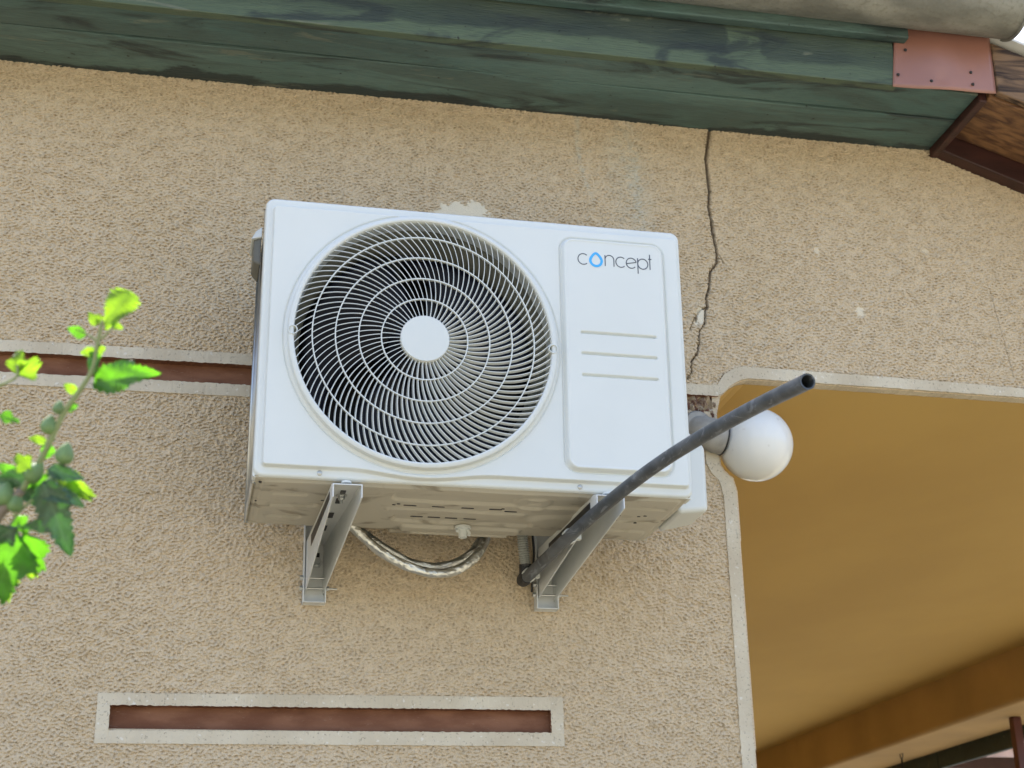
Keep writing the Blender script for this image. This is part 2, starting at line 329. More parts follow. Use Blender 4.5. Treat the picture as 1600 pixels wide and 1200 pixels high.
# patches of bare smooth plaster
def blob(cx, cz, rx, rz, e=.25): return 1-sstep(((X-cx)/rx)**2+((Z-cz)/rz)**2+.33*n2*e*2.6+.22*n1*e*3+.25*n3*.4, .85, 1.02)
pt_ = np.clip(blob(.045, .440, .055, .024)+blob(.070, .455, .022, .016)+blob(.533, .252, .009, .020, .1)+blob(.04, .40, .12, .03), 0, 1)
pt_ = np.clip(pt_+blob(.522, .235, .005, .006, .1)+.8*blob(.881, .284, .012, .010, .5)+.6*blob(.80, .42, .006, .010, .5)+.5*blob(1.05, .44, .009, .006, .5), 0, 1)
h = h*(1-pt_)-.0016*pt_*(1-kk)*1.0-.008*kk*pt_; wear_shade[..., 1] = pt_; wear_shade[..., 0] *= (1-pt_*(1-kk))
# chalky run-off below the eave
def streak(x0, x1, z0, z1, w): 
    cx = x0+(x1-x0)*np.clip((z0-Z)/(z0-z1), 0, 1)+.006*n3*.5; return np.exp(-((X-cx)/w)**2)*sstep(Z, z1-.06, z1+.05)*(1-sstep(Z, z0-.03, z0+.02))
sk = .9*streak(.286, .29, .70, .62, .006)+.95*streak(.288, .315, .63, .50, .005)+.6*streak(.39, .43, .70, .40, .03)+.8*streak(.405, .41, .60, .47, .012)+.4*streak(.36, .38, .66, .42, .02)
sk = sk*(.45+.55*sstep(n2+n1*.5, -.6, .8)); wear_shade[..., 2] = np.clip(sk, 0, 1)
# sunk strips where the smooth trims lie
def strip(a, b, z0, z1): return (X > a) & (X < b) & (Z > z0) & (Z < z1)
tl = np.interp(X, [-1.1, -.36, .55], [.1095, .1095, .101]); bl = np.interp(X, [-1.1, -.36, .55], [.0235, .0235, .018])+.003; tl = tl-.003
zone = ((Z < tl) & (Z > bl) & (X < .56)) | strip(-.591, .2155, -.609, -.5295)
zone |= in_open(X, Z, -.021)
h = np.where(zone, np.minimum(h, 0)*.1-.0032, h*.9-.0006)
hole = (X < .545) & (Z < np.interp(X, [-.36, .55], [.088, .0788])) & (Z > np.interp(X, [-.36, .49], [.0455, .0420])) | strip(-.5745, .1975, -.591, -.5460) | in_open(X, Z, .004)
keep = ~(hole[:-1, :-1] & hole[1:, :-1] & hole[:-1, 1:] & hole[1:, 1:])
co = np.stack([X, -h, Z-.85*h*(1-kk)], -1).reshape(-1, 3); co[:, 1] += .0
wall, used = grid_mesh('stucco_wall', co, nx, nz, keep, M_st, house); hp(wall)
ca = wall.data.color_attributes.new('wear_shade', 'FLOAT_COLOR', 'POINT'); ca.data.foreach_set('color', wear_shade.reshape(-1, 4)[used].astype(np.float32).ravel())
wall['label'] = 'rough beige stucco with a long vertical crack'
# rest of the masonry (coarser, outside the picture)
bm = bmesh.new()
box(bm, (-6, .0, -2.6), (-1.02, .25, .95)); box(bm, (-1.02, .0, -2.6), (.55, .25, -.86)); box(bm, (1.36, 0, .112), (2.9, .25, .60))
box(bm, (-6, .9, -2.6), (.53, 10, .95))
box(bm, (2.56, 0, -2.6), (2.9, .25, .112))
box(bm, (-1.02, .035, -.86), (.52, .25, .95)); box(bm, (.52, .035, .125), (1.36, .25, .62)); box(bm, (.52, .035, .6), (1.14, .25, .95))
hp(obj('masonry', bm, M_far, house))
# trims
def ribbon(name, A, B, y0, y1, m, parent, back=None, inner=False):
    """front strip between polylines A and B (same length), with both edges returned to y1"""
    bm = bmesh.new(); r = []
    for (a, b) in zip(A, B):
        j = random.uniform(-.0003, .0003)
        r.append([bm.verts.new((a[0], y1, a[1])), bm.verts.new((a[0], y0+j, a[1])), bm.verts.new((b[0], y0+j, b[1])), bm.verts.new((b[0], back if back is not None else y1, b[1]))])
    for p, q in zip(r[:-1], r[1:]):
        for k in range(3): bm.faces.new((p[k], p[k+1], q[k+1], q[k])).material_index = int(k == 2 and inner)
    o = obj(name, bm, [m, M_brown] if inner else m, parent); return hp(o)
def resamp(P, n):
    P = np.array(P, float); d = np.r_[0, np.cumsum(np.linalg.norm(np.diff(P, axis=0), axis=1))]; t = np.linspace(0, d[-1], n)
    return [(np.interp(v, d, P[:, 0]), np.interp(v, d, P[:, 1])) for v in t]
def jit(P, a): return [(x+random.uniform(-a, a), z+random.uniform(-a, a)) for x, z in P]
ribbon('band_trim', jit(resamp([(-1.6, .1095), (-.36, .1095), (.56, .1005)], 420), .0006), jit(resamp([(-1.6, .087), (-.36, .087), (.557, .0775)], 420), .0009), -.0022, .004, M_trim, house, .022, True)
ribbon('band_trim', jit(resamp([(-1.6, .0235), (-.36, .0235), (.49, .019)], 420), .0006), jit(resamp([(-1.6, .046), (-.36, .047), (.49, .043)], 420), .0011), -.0024, .004, M_trim, house, .022, True)
bm = bmesh.new(); box(bm, (-1.6, .017, .03), (.545, .034, .10)); o = hp(obj('band_recess', bm, M_brown, house)); o['label'] = 'brown painted groove between two cream bands'
# framed recess at the bottom: outer and inner loops
O4 = [(-.5955, -.613), (-.595, -.528), (.2195, -.5235), (.2195, -.6105), (-.5955, -.613)]
def rrect(x0, x1, zb0, zt0, zb1, zt1, r):
    P = [(x0+r*.4, zb0), (x0, zb0+r*.5), (x0, zt0-r*.3), (x0+r*.3, zt0), (x1-r*.5, zt1), (x1, zt1-r*.7), (x1, zb1+r*.8), (x1-r*.6, zb1), (x0+r*.4, zb0)]; return P
I4 = rrect(-.5735, .1965, -.5905, -.5485, -.5865, -.5465, .006)
nA = 520; oo = resamp(O4, nA)
def ray_match(Pout, inner):               # inner point for each outer point, matched by proportional corners
    out = []
    for x, z in Pout:
        u_ = (x+.595)/(.8145); v_ = (z+.6115)/.085
        out.append((x, z, u_, v_))
    return out
ins = []
for x, z in oo:
    zi0 = -.5905+(x+.5735)/.77*.004; zi1 = -.5485+(x+.5735)/.77*.002
    ins.append((min(max(x, -.5735), .1965), min(max(z, zi0), zi1)))
ribbon('recess_frame', jit(oo[:-1], .0005)+[oo[0]], (lambda J: J[:-1]+[J[0]])(jit(ins, .0008)), -.0024, .004, M_trim, house, .028, True)
bm = bmesh.new(); box(bm, (-.59, .0175, -.605), (.21, .034, -.53)); o = hp(obj('recess_panel', bm, M_brown, house)); o['label'] = 'brown painted slot inside cream frame'
# trim round the veranda opening
TO = [(.551, -2.6), (.551, -.646), (.553, -.288), (.553, -.13), (.546, -.098), (.531, -.082), (.522, -.066), (.522, -.01), (.52, .018)]
TI = OPEN[:7]+[(.548, -.01), (.548, .02)]
def pair(A, B, n): return resamp(A, n), resamp(B, n)
# arc-length mismatch is avoided by resampling section by section
A_, B_ = [], []
for k in range(len(TO)-1):
    n = max(2, int(math.dist(TO[k], TO[k+1])/.006)); a = resamp(TO[k:k+2], n); b = resamp(TI[k:k+2], n); A_ += a[:-1]; B_ += b[:-1]
A_.append(TO[-1]); B_.append(TI[-1])
ribbon('opening_trim', jit(A_, .0008), jit(B_, .0007), -.0026, .004, M_trim, house, .03)
UO = [(.545, .1013), (.556, .1022), (.563, .113), (.572, .125), (.585, .134), (.600, .141), (.617, .1445), (.66, .144), (.9, .1405), (1.23, .1335), (1.36, .131), (2.9, .129)]
UI = [(.550, .0776), (.557, .0776), (.568, .086), (.58, .098), (.592, .107), (.606, .115), (.624, .119), (.66, .119), (.9, .117), (1.23, .113), (1.36, .112), (2.9, .108)]
A_, B_ = [], []
for k in range(len(UO)-1):
    n = max(2, int(math.dist(UO[k], UO[k+1])/.006)); a = resamp(UO[k:k+2], n); b = resamp(UI[k:k+2], n); A_ += a[:-1]; B_ += b[:-1]
A_.append(UO[-1]); B_.append(UI[-1])
ribbon('opening_trim', jit(A_, .0008), jit(B_, .0007), -.0030, .004, M_trim, house, .03)
# broken plaster where the groove ends beside the lamp
bm = bmesh.new(); nxx, nzz = 26, 22; V = {}
for i in range(nxx):
    for k in range(nzz):
        x = .476+.074*i/(nxx-1); z = .012+.068*k/(nzz-1); x2 = x-.004*(k/(nzz-1) < .3)
        V[i, k] = bm.verts.new((x2, .006+.007*math.sin(37*x*9+z*70)*math.cos(z*160+x*40)+random.uniform(-.003, .003)-.007*(z < .03), z))
for i in range(nxx-1):
    for k in range(nzz-1): bm.faces.new((V[i, k], V[i+1, k], V[i+1, k+1], V[i, k+1]))
M_brkn = mat('broken_plaster', (.4, .3, .2), .9, bump=1, bscale=200)
c = mixc(M_brkn, ramp(M_brkn, noise(M_brkn, 55, detail=5, dist=1), .44, .56), (.17, .085, .06), (.42, .33, .22))
c = mixc(M_brkn, ramp(M_brkn, noise(M_brkn, 70, detail=4, loc=(4, 2, 1)), .60, .66), c, (.62, .56, .46)); setcol(M_brkn, c)
hp(obj('broken_plaster', bm, M_brkn, house, auto=50))
# reveal, veranda ceiling, beam
bm = bmesh.new(); rv = [(p[0]+.0006, p[1]) for p in OPEN]; q = [(bm.verts.new((x, .0305, z)), bm.verts.new((x, .26, z))) for x, z in rv]
for a, b in zip(q[:-1], q[1:]): bm.faces.new((a[0], a[1], b[1], b[0]))
hp(obj('opening_reveal', bm, M_ochre, house))
bm = bmesh.new(); box(bm, (.545, .26, .1195), (2.548, 10, .22)); hp(obj('veranda_ceiling', bm, M_ochre, house))
bm = bmesh.new(); box(bm, (.53, .26, -2.6), (.56, 10, .1195)); box(bm, (.56, 9.9, -2.6), (2.5, 10, .1195)); hp(obj('veranda_wall', bm, M_ochre, house))
bm = bmesh.new(); box(bm, (2.545, .26, -.072), (2.86, 10, .2)); o = hp(obj('veranda_beam', bm, M_ochre2, house, bevel=.02, seg=4)); o['label'] = 'darker ochre beam along the veranda ceiling'
bm = bmesh.new()
for k in range(14):
    y0 = .3+k*.7; box(bm, (2.862, y0, -.135-.012*math.sin(k*1.7)), (2.885, y0+.698, .2))
hp(obj('veranda_eave_board', bm, M_green, house, bevel=.004))
bm = bmesh.new(); box(bm, (2.69, 2.80, -2.6), (2.725, 2.835, -.073)); hp(obj('veranda_post', bm, M_post, house, bevel=.003))
# ---- eave
roof = bpy.data.objects.new('eave', None); C.objects.link(roof); roof.parent = house; roof.location = (0, 0, 2.6)
def zs_(x): return .697-(x+.7)*.0072
def board(name, x0, x1, y0, y1, dz, th=.02, m=M_green, end=None, n=60):
    bm = bmesh.new(); pr = None
    for i in range(n+1):
        x = x0+(x1-x0)*i/n; e = 0 if end is None else end
        w = .0015*math.sin(x*5.3+y0*40)
        xx0, xx1 = x, x
        r = [bm.verts.new((x, y0, zs_(x)+dz+w)), bm.verts.new((x, y1, zs_(x)+dz+w)), bm.verts.new((x, y1, zs_(x)+dz+th)), bm.verts.new((x, y0, zs_(x)+dz+th))]
        if pr:
            for k in range(4): bm.faces.new((pr[k], pr[(k+1) % 4], r[(k+1) % 4], r[k]))
        else: bm.faces.new(r)
        pr = r
    bm.faces.new(pr[::-1]); return obj(name, bm, m, roof, bevel=.0015, seg=1)
board('soffit_board', -6, 1.085, -.1265, .012, 0)
board('soffit_board', -6, 1.085, -.2298, -.1295, .0015)
bm = bmesh.new(); x0, x1 = -6, .895; box(bm, (x0, -.252, .69), (x1, -.231, .835))
for v in bm.verts: v.co.z += zs_(v.co.x)-.697-.004*(v.co.z < .75)
o = obj('fascia_board', bm, M_fascia, roof, bevel=.002); o['label'] = 'green fascia board with dark water stains and a rotten end'
bm = bmesh.new(); box(bm, (-6, -.276, .775), (.921, -.2525, .807)); obj('roof_batten', bm, M_green, roof, bevel=.003)
# copper coloured plate
bm = bmesh.new(); P = [(.883, .671), (1.112, .679), (1.116, .83), (.905, .83)]; G = {}
for i in range(25):
    for k in range(17):
        u_, v_ = i/24, k/16; a = np.array(P[0])*(1-u_)+np.array(P[1])*u_; b = np.array(P[3])*(1-u_)+np.array(P[2])*u_; q = a*(1-v_)+b*v_
        y = -.2535-.006*math.exp(-((q[0]-1.0)**2+(q[1]-.76)**2)/.003)+.004*math.exp(-((q[0]-.995)**2+(q[1]-.70)**2)/.00012)+.0015*math.sin(u_*9)
        pass
        G[i, k] = bm.verts.new((q[0], y, q[1]))
for i in range(24):
    for k in range(16): bm.faces.new((G[i, k], G[i+1, k], G[i+1, k+1], G[i, k+1]))
o = obj('flashing_plate', bm, M_copper, roof, smooth=True); o['label'] = 'copper coloured metal plate fixed with small nails'
s = o.modifiers.new('solid', 'SOLIDIFY'); s.thickness = .0015
for (x, z) in ((.897, .699), (.969, .692), (1.06, .722), (1.061, .694), (.92, .76)):
    bm = bmesh.new(); lathe(bm, [(.0001, -.003), (.003, -.002), (.0034, 0)], 12, (x, -.2545, z)); obj('nail', bm, M_blk, o, smooth=True)
# gutter: half pipe with rolled edge and end cap
bm = bmesh.new(); gr = .083; gy, gz = -.318, .872
prof = [(gy+gr*math.cos(a), gz+gr*math.sin(a)) for a in np.linspace(math.pi, 2*math.pi, 28)]
prof += [(gy+(gr-.0025)*math.cos(a), gz+(gr-.0025)*math.sin(a)) for a in np.linspace(2*math.pi, math.pi, 28)]
pr = None; NXg = 90
for i in range(NXg+1):
    x = -6+(1.135+6)*(i/NXg); r = [bm.verts.new((x, y, z+(-x)*.004)) for y, z in prof]
    if pr:
        for k in range(len(r)): bm.faces.new((pr[k], pr[(k+1) % len(r)], r[(k+1) % len(r)], r[k]))
    pr = r
gut = obj('gutter', bm, M_gut, roof, auto=40)
bm = bmesh.new(); rim = [bm.verts.new((1.135, gy+(gr+.004)*math.cos(a), gz-.005+(gr+.004)*math.sin(a))) for a in np.linspace(math.pi, 2*math.pi, 32)]
rim2 = [bm.verts.new((1.141, v.co.y, v.co.z)) for v in rim]; bm.faces.new(rim); bm.faces.new(rim2[::-1])
for k in range(32): bm.faces.new((rim[k], rim[(k+1) % 32], rim2[(k+1) % 32], rim2[k]))
obj('gutter_end', bm, M_gut, gut, bevel=.0015)
bm = bmesh.new(); tube(bm, [(x, gy-gr-.002, gz+.004-x*.004) for x in np.linspace(-6, 1.14, 20)], .008, 10); obj('gutter_lip', bm, M_gut, gut, smooth=True)
# roof slab over the house
bm = bmesh.new()
hexa(bm, [(-6.3, -.40, .955), (1.13, -.40, .955), (1.13, 4.2, 3.05), (-6.3, 4.2, 3.05), (-6.3, -.40, 1.01), (1.13, -.40, 1.01), (1.13, 4.2, 3.11), (-6.3, 4.2, 3.11)])
hexa(bm, [(-6.3, 4.21, 3.05), (1.13, 4.21, 3.05), (1.13, 10, .955), (-6.3, 10, .955), (-6.3, 4.21, 3.11), (1.13, 4.21, 3.11), (1.13, 10, 1.01), (-6.3, 10, 1.01)])
obj('roof_tiles', bm, M_tile, roof)
bm = bmesh.new(); box(bm, (-6, -.23, .82), (1.12, -.20, .95)); box(bm, (1.07, -.2, .72), (1.12, 10, 1.0)); box(bm, (.88, -.2290, .69), (1.10, -.215, .83)); obj('roof_closure', bm, M_dkwood, roof)
# brown trim closing the green soffit
bm = bmesh.new(); hexa(bm, [(1.086, -.229, .672), (1.104, -.229, .672), (1.104, .01, .668), (1.086, .01, .668), (1.086, -.229, .72), (1.104, -.229, .72), (1.104, .01, .72), (1.086, .01, .72)])
obj('corner_batten', bm, M_dkwood, roof, bevel=.003)
# the veranda roof falling to the right
def sl(x): return .722-(x-1.135)*.36
bm = bmesh.new(); hexa(bm, [(1.10, -.032, .668), (2.9, -.032, .668-.648), (2.9, .012, .668-.648), (1.10, .012, .668), (1.10, -.032, .724), (2.9, -.032, .724-.63), (2.9, .012, .724-.63), (1.10, .012, .724)])
obj('wall_batten', bm, M_dkwood, roof, bevel=.003)
for k, (y0, y1) in enumerate(((-.10, -.034), (-.168, -.102), (-.236, -.170))):
    bm = bmesh.new(); f0 = .712-.008*k; hexa(bm, [(1.105, y0, f0-.006*(k+1)), (2.9, y0, f0-.60), (2.9, y1, f0-.60+.003), (1.105, y1, f0-.006*k), (1.105, y0, f0+.012), (2.9, y0, f0-.58), (2.9, y1, f0-.58), (1.105, y1, f0+.012)])
    obj('verge_plank', bm, M_wood, roof, bevel=.002)
bm = bmesh.new(); hexa(bm, [(1.115, -.256, .6804), (2.9, -.256, .09), (2.9, -.238, .09), (1.115, -.238, .6804), (1.115, -.256, .800), (2.9, -.256, .19), (2.9, -.238, .19), (1.115, -.238, .800)])
o = obj('barge_board', bm, M_wood2, roof, bevel=.003); o['label'] = 'bleached and blackened wooden board end'
bm = bmesh.new(); hexa(bm, [(1.08, -.272, .824), (2.9, -.272, .206), (2.9, 4, .206), (1.08, 4, .824), (1.08, -.272, .830), (2.9, -.272, .212), (2.9, 4, .212), (1.08, 4, .830)])
obj('verge_sheet', bm, mat('white_sheet', (.75, .75, .72), .5), roof)
# a small hook under the veranda beam
bm = bmesh.new(); hk = at(1406, 1180, 6.95); hk = Vector((2.70, 3.82, -.098))
tube(bm, [hk+Vector((0, .013*math.cos(a), .018+.013*math.sin(a))) for a in np.linspace(-1.2, 4.4, 18)], .0025, 6)
tube(bm, [hk+Vector((0, 0, .004)), hk+Vector((0, .004, -.1)), hk+Vector((0, 0, -.5))], .004, 6)
tag(obj('hook', bm, M_blk, None, smooth=True), 'small dark wire hook hanging under the ochre veranda beam', 'hook')
# ------------------------------------------------------------------ neighbour
nb = empty('neighbour_house', 'bright pale house with clay roof seen far behind the veranda', 'house', (8.5, 10.5, -2.6))
def npart(name, bm, m, **k): o = obj(name, bm, m, nb, **k); o.location = (-8.5, -10.5, 2.6); return o
bm = bmesh.new(); box(bm, (5, 9.5, -2.6), (14, 16, .62)); npart('wall', bm, M_nb)
bm = bmesh.new(); hexa(bm, [(4.6, 9.1, .66), (14.4, 9.1, .66), (14.4, 12.7, 2.1), (4.6, 12.7, 2.1), (4.6, 9.1, .74), (14.4, 9.1, .74), (14.4, 12.7, 2.2), (4.6, 12.7, 2.2)])
hexa(bm, [(4.6, 12.71, 2.1), (14.4, 12.71, 2.1), (14.4, 16.4, .66), (4.6, 16.4, .66), (4.6, 12.71, 2.2), (14.4, 12.71, 2.2), (14.4, 16.4, .74), (4.6, 16.4, .74)])
rf = npart('roof', bm, M_nbr)
bm = bmesh.new()
for k in range(48):
    x = 4.62+k*.205; tube(bm, [(x, 9.08, .735), (x, 12.7, 2.2)], .055, 8)
o = obj('tile_rolls', bm, M_nbr, rf, smooth=True)
# ================================================================== OUTDOOR UNIT
ACW, ACH, ACD = .365, .495, .27; YF = -.37
ac = empty('outdoor_unit', 'white air conditioner outdoor unit with round spiral fan grille on the stucco wall', 'air conditioner', (0, YF, -.25), (0, R_(.4583), R_(.2082)))
HX, HZ, HR = -.0945, .2465, .2155
# ---- front panel: one pressed sheet as a height field
d = .001; gx = np.linspace(-ACW, ACW, int(2*ACW/d)+1); gz_ = np.linspace(0, ACH, int(ACH/d)+1); GX, GZ = np.meshgrid(gx, gz_)
def rr(X, Z, x0, x1, z0, z1, r):         # signed distance to a rounded rectangle (negative inside)
    cx, cz = (x0+x1)/2, (z0+z1)/2; qx = np.abs(X-cx)-(x1-x0)/2+r; qz = np.abs(Z-cz)-(z1-z0)/2+r
    return np.hypot(np.maximum(qx, 0), np.maximum(qz, 0))+np.minimum(np.maximum(qx, qz), 0)-r
# outer outline: pull border vertices onto a rounded rectangle
def clampround(X, Z, x0, x1, z0, z1, r):
    X = X.copy(); Z = Z.copy()
    for cx, cz, sx, sz in ((x0+r, z1-r, -1, 1), (x1-r, z1-r, 1, 1), (x0+.004, z0+.004, -1, -1), (x1-.004, z0+.004, 1, -1)):
        rr_ = r if sz > 0 else .004; m = ((X-cx)*sx > 0) & ((Z-cz)*sz > 0); dd = np.hypot(X-cx, Z-cz); k = m & (dd > rr_)
        X[k] = cx+(X[k]-cx)*rr_/dd[k]; Z[k] = cz+(Z[k]-cz)*rr_/dd[k]
    return X, Z
PX, PZ = clampround(GX, GZ, -ACW, ACW, 0, ACH, .016)
so = rr(PX, PZ, -ACW, ACW, 0, ACH, .016)
raise_ = rr(PX, PZ, -.3535, .3590, .0145, .4795, .008); disc = np.hypot(PX-HX, PZ-HZ)-.2405; disc = np.where(PZ < .25, disc, 9)
kx = .02; hmix = np.clip(.5+.5*(raise_-disc)/kx, 0, 1); u1 = raise_*(1-hmix)+disc*hmix-kx*hmix*(1-hmix); u1 = np.where(disc > 1, raise_, u1)
out = .0098*(1-sstep(u1, -.0040, .0))
sp = rr(PX, PZ, .1440, .3290, .0325, .4605, .022)
out += -.0030*np.exp(-((sp-.0010)/.0015)**2)+.0078*(1-sstep(sp, -.0048, -.0003))+.0008*np.exp(-((sp+.0062)/.0016)**2)
for zc in (.2800, .2415, .2020):
    sl_ = rr(PX, PZ, .1735, .3090, zc-.0030, zc+.0030, .003); out -= .0060*(1-sstep(sl_, -.0026, .0002))
out += .0006*np.sin(PX*6+.4)*np.sin(PZ*7)
out -= .0025*np.exp(-((np.hypot(PX-HX, PZ-HZ)-.2325)/.0013)**2)
edge = np.clip(-so/.006, 0, 1); out -= .006*(1-np.sqrt(np.clip(1-(1-edge)**2, 0, 1)))
dd = np.hypot(PX-HX, PZ-HZ); ins_ = dd < .222; keepc = ~(ins_[:-1, :-1] & ins_[1:, :-1] & ins_[:-1, 1:] & ins_[1:, 1:])
k = ins_ & (dd > .1); PX[k] = HX+(PX[k]-HX)*.222/dd[k]; PZ[k] = HZ+(PZ[k]-HZ)*.222/dd[k]
fp, _ = grid_mesh('front_panel', np.stack([PX, -out, PZ], -1).reshape(-1, 3), len(gx), len(gz_), keepc, M_white, ac)
# rounded skirt behind the panel edge
bm = bmesh.new(); loop = []
for cx, cz, r, a0 in ((ACW-.016, ACH-.016, .016, 0), (-ACW+.016, ACH-.016, .016, 90), (-ACW+.004, .004, .004, 180), (ACW-.004, .004, .004, 270)):
    for k in range(9): a = R_(a0+k*11.25); loop.append((cx+r*math.cos(a), cz+r*math.sin(a)))
ra = [bm.verts.new((x, .006, z)) for x, z in loop]; rb = [bm.verts.new((x, .030, z)) for x, z in loop]; rc = [bm.verts.new((x*.992, .030, .2475+(z-.2475)*.992)) for x, z in loop]
for k in range(len(loop)):
    j = (k+1) % len(loop); bm.faces.new((ra[k], ra[j], rb[j], rb[k])); bm.faces.new((rb[k], rb[j], rc[j], rc[k]))
obj('panel_skirt', bm, M_white, ac, auto=35)
# ---- casing
bm = bmesh.new()
box(bm, (-.361, .030, .488), (.361, .262, .4915))           # top
box(bm, (.3585, .030, .004), (.3615, .262, .488))           # right
obj('casing', bm, M_white, ac, bevel=.001)
bm = bmesh.new(); box(bm, (-.345, .20, .01), (.30, .245, .485)); box(bm, (-.352, .034, .01), (-.330, .245, .485)); obj('coil', bm, M_coil, ac)
bm = bmesh.new()
for y in np.linspace(.04, .255, 9): tube(bm, [(-.3605, y, .004), (-.3605, y, .488)], .0017, 6)
for z in np.linspace(.03, .47, 9): tube(bm, [(-.3585, .034, z), (-.3585, .262, z)], .0015, 6)
for y in (.262, .036): tube(bm, [(-.362, y, -.002), (-.362, y, .489)], .0035, 8)
for x in np.linspace(-.35, .35, 30): tube(bm, [(x, .258, .004), (x, .258, .488)], .0015, 5)
for z in np.linspace(.03, .47, 9): tube(bm, [(-.36, .2595, z), (.36, .2595, z)], .0015, 5)
obj('coil_guard', bm, M_steel, ac, smooth=True)
# handle at top left
bm = bmesh.new(); hexa(bm, [(-.366, .10, .415), (-.366, .18, .415), (-.366, .18, .478), (-.366, .10, .478), (-.379, .11, .425), (-.379, .17, .425), (-.379, .17, .468), (-.379, .11, .468)])
hd = obj('handle', bm, M_hgrey, ac, bevel=.003)
bm = bmesh.new(); hexa(bm, [(-.3655, .095, .466), (-.3655, .185, .466), (-.3655, .185, .487), (-.3655, .095, .487), (-.3835, .105, .466), (-.3835, .175, .466), (-.376, .175, .482), (-.376, .105, .482)]); obj('handle_cap', bm, M_plast, hd, bevel=.002)
# ---- ring
bm = bmesh.new()
lathe(bm, [(.2295, .001), (.2292, -.0095), (.2278, -.0105), (.2268, -.0110), (.2262, -.0180), (.2250, -.0205), (.2225, -.0222), (.2192, -.0225), (.2172, -.0215), (.2160, -.019), (.2155, -.008), (.2150, .012)], 180, (HX, 0, HZ))
ring = obj('fan_ring', bm, M_plast, ac, auto=30)
for a in (180.0, -.6):
    bm = bmesh.new(); cx, cz = HX+.2185*math.cos(R_(a)), HZ-.001+.2185*math.sin(R_(a)); n = 24
    lathe(bm, [(.0080, -.024), (.0066, -.024), (.0062, -.006), (.0001, -.005)], n, (cx, 0, cz)); lathe(bm, [(.0080, -.024), (.0080, .002)], n, (cx, 0, cz))
    nt_ = obj('screw_cup', bm, M_plast, ring, auto=30)
    bm = bmesh.new(); lathe(bm, [(.0001, -.0092), (.0026, -.0085), (.003, -.0055)], 14, (cx, 0, cz)); obj('screw', bm, M_steel, nt_, smooth=True)
# ---- grille
bm = bmesh.new(); yg = -.019; depth = .0066; TW = .0019
def rings(r, w, y0, y1, n=160):
    lathe(bm, [(r-w/2, y1), (r-w/2, y0), (r+w/2, y0), (r+w/2, y1)], n, (HX, 0, HZ), closed=True)
RR = [.0405, .0725, .1100, .1485, .1865, .2165]; NN = [46, 68, 87, 96, 102]
for r in RR[1:5]: rings(r, .0019, yg-.0008, yg+.004)
def alpha(r): return R_(max(0, min(46, 45*((r-.030)/.186)**1.12)))
def spiral(r0, r1, th0, n):
    th, rr_, out_ = th0, r0, []
    for i in range(n+1):
        out_.append((rr_, th)); s = (r1-r0)/n; th += math.tan(alpha(rr_+s/2))/(rr_+s/2)*s; rr_ += s
    return out_
for k in range(5):
    r0, r1 = RR[k]-.001, RR[k+1]+(.001 if k == 4 else 0)
    for j in range(NN[k]):
        P_ = spiral(r0, r1, 2*math.pi*j/NN[k]+.13*k, 7); pr = None
        for (r, th) in P_:
            dome = 0
            cx, cz = HX+r*math.cos(th), HZ+r*math.sin(th); tg = th+math.pi/2+alpha(r)  # normal to the rib in the plane
            nx_, nz_ = math.cos(tg-0), math.sin(tg-0); w = .00055
            q = [bm.verts.new((cx+nx_*w*s, y, cz+nz_*w*s)) for s, y in ((-1, yg), (1, yg))]+[bm.verts.new((cx+nx_*w*s+math.sin(th)*TW, yg+depth, cz+nz_*w*s-math.cos(th)*TW)) for s in (.9, -.9)]
            if pr:
                for m_ in range(4): bm.faces.new((pr[m_], pr[(m_+1) % 4], q[(m_+1) % 4], q[m_]))
            pr = q
gr_ = obj('fan_grille', bm, M_plast, ac, auto=40)
bm = bmesh.new(); R2 = lathe(bm, [(.0400, -.006), (.0412, -.012), (.0412, -.0215), (.0402, -.0228), (.030, -.0232), (.0001, -.0233)], 64, (HX, 0, HZ)); obj('grille_cap', bm, M_plast, gr_, auto=40)
# ---- inside
bm = bmesh.new(); lathe(bm, [(.222, .001), (.216, .008), (.2135, .03), (.208, .045), (.203, .055), (.2025, .085)], 96, (HX, 0, HZ)); sh = obj('shroud', bm, M_shr, ac, auto=40)
bm = bmesh.new(); lathe(bm, [(.2025, .086), (.243, .087)], 64, (HX, 0, HZ)); obj('fan_bulkhead', bm, M_black, ac)
bm = bmesh.new(); box(bm, (.14, .035, .01), (.145, .245, .488)); box(bm, (-.345, .248, .005), (.355, .250, .486)); obj('inner_partition', bm, M_black, ac)
bm = bmesh.new(); lathe(bm, [(.0001, .026), (.04, .028), (.052, .034), (.054, .05), (.054, .10)], 48, (HX, 0, HZ))
fan = obj('fan', bm, M_black, ac, auto=40)
for b in range(3):
    bm = bmesh.new(); G = {}
    for i in range(13):
        for k in range(17):
            u_, v_ = i/12, k/16; r = .052+.143*u_; a = R_(120*b+20+ (v_-.5)*(75+28*u_)+28*u_*u_)
            y = .045+.05*v_+.004*math.sin(u_*3); G[i, k] = bm.verts.new((HX+r*math.cos(a), y, HZ+r*math.sin(a)))
    for i in range(12):
        for k in range(16): bm.faces.new((G[i, k], G[i+1, k], G[i+1, k+1], G[i, k+1]))
    o = obj('fan_blade', bm, M_black, fan, smooth=True); s = o.modifiers.new('s', 'SOLIDIFY'); s.thickness = .003
bm = bmesh.new()
for x in (-.128, -.058): box(bm, (x-.010, .125, .01), (x+.010, .137, .486))
lathe(bm, [(.0001, .10), (.045, .101), (.047, .15), (.0001, .152)], 32, (HX, 0, HZ)); obj('fan_motor', bm, mat('motor_dark', (.05, .055, .06), .5), ac, auto=40)
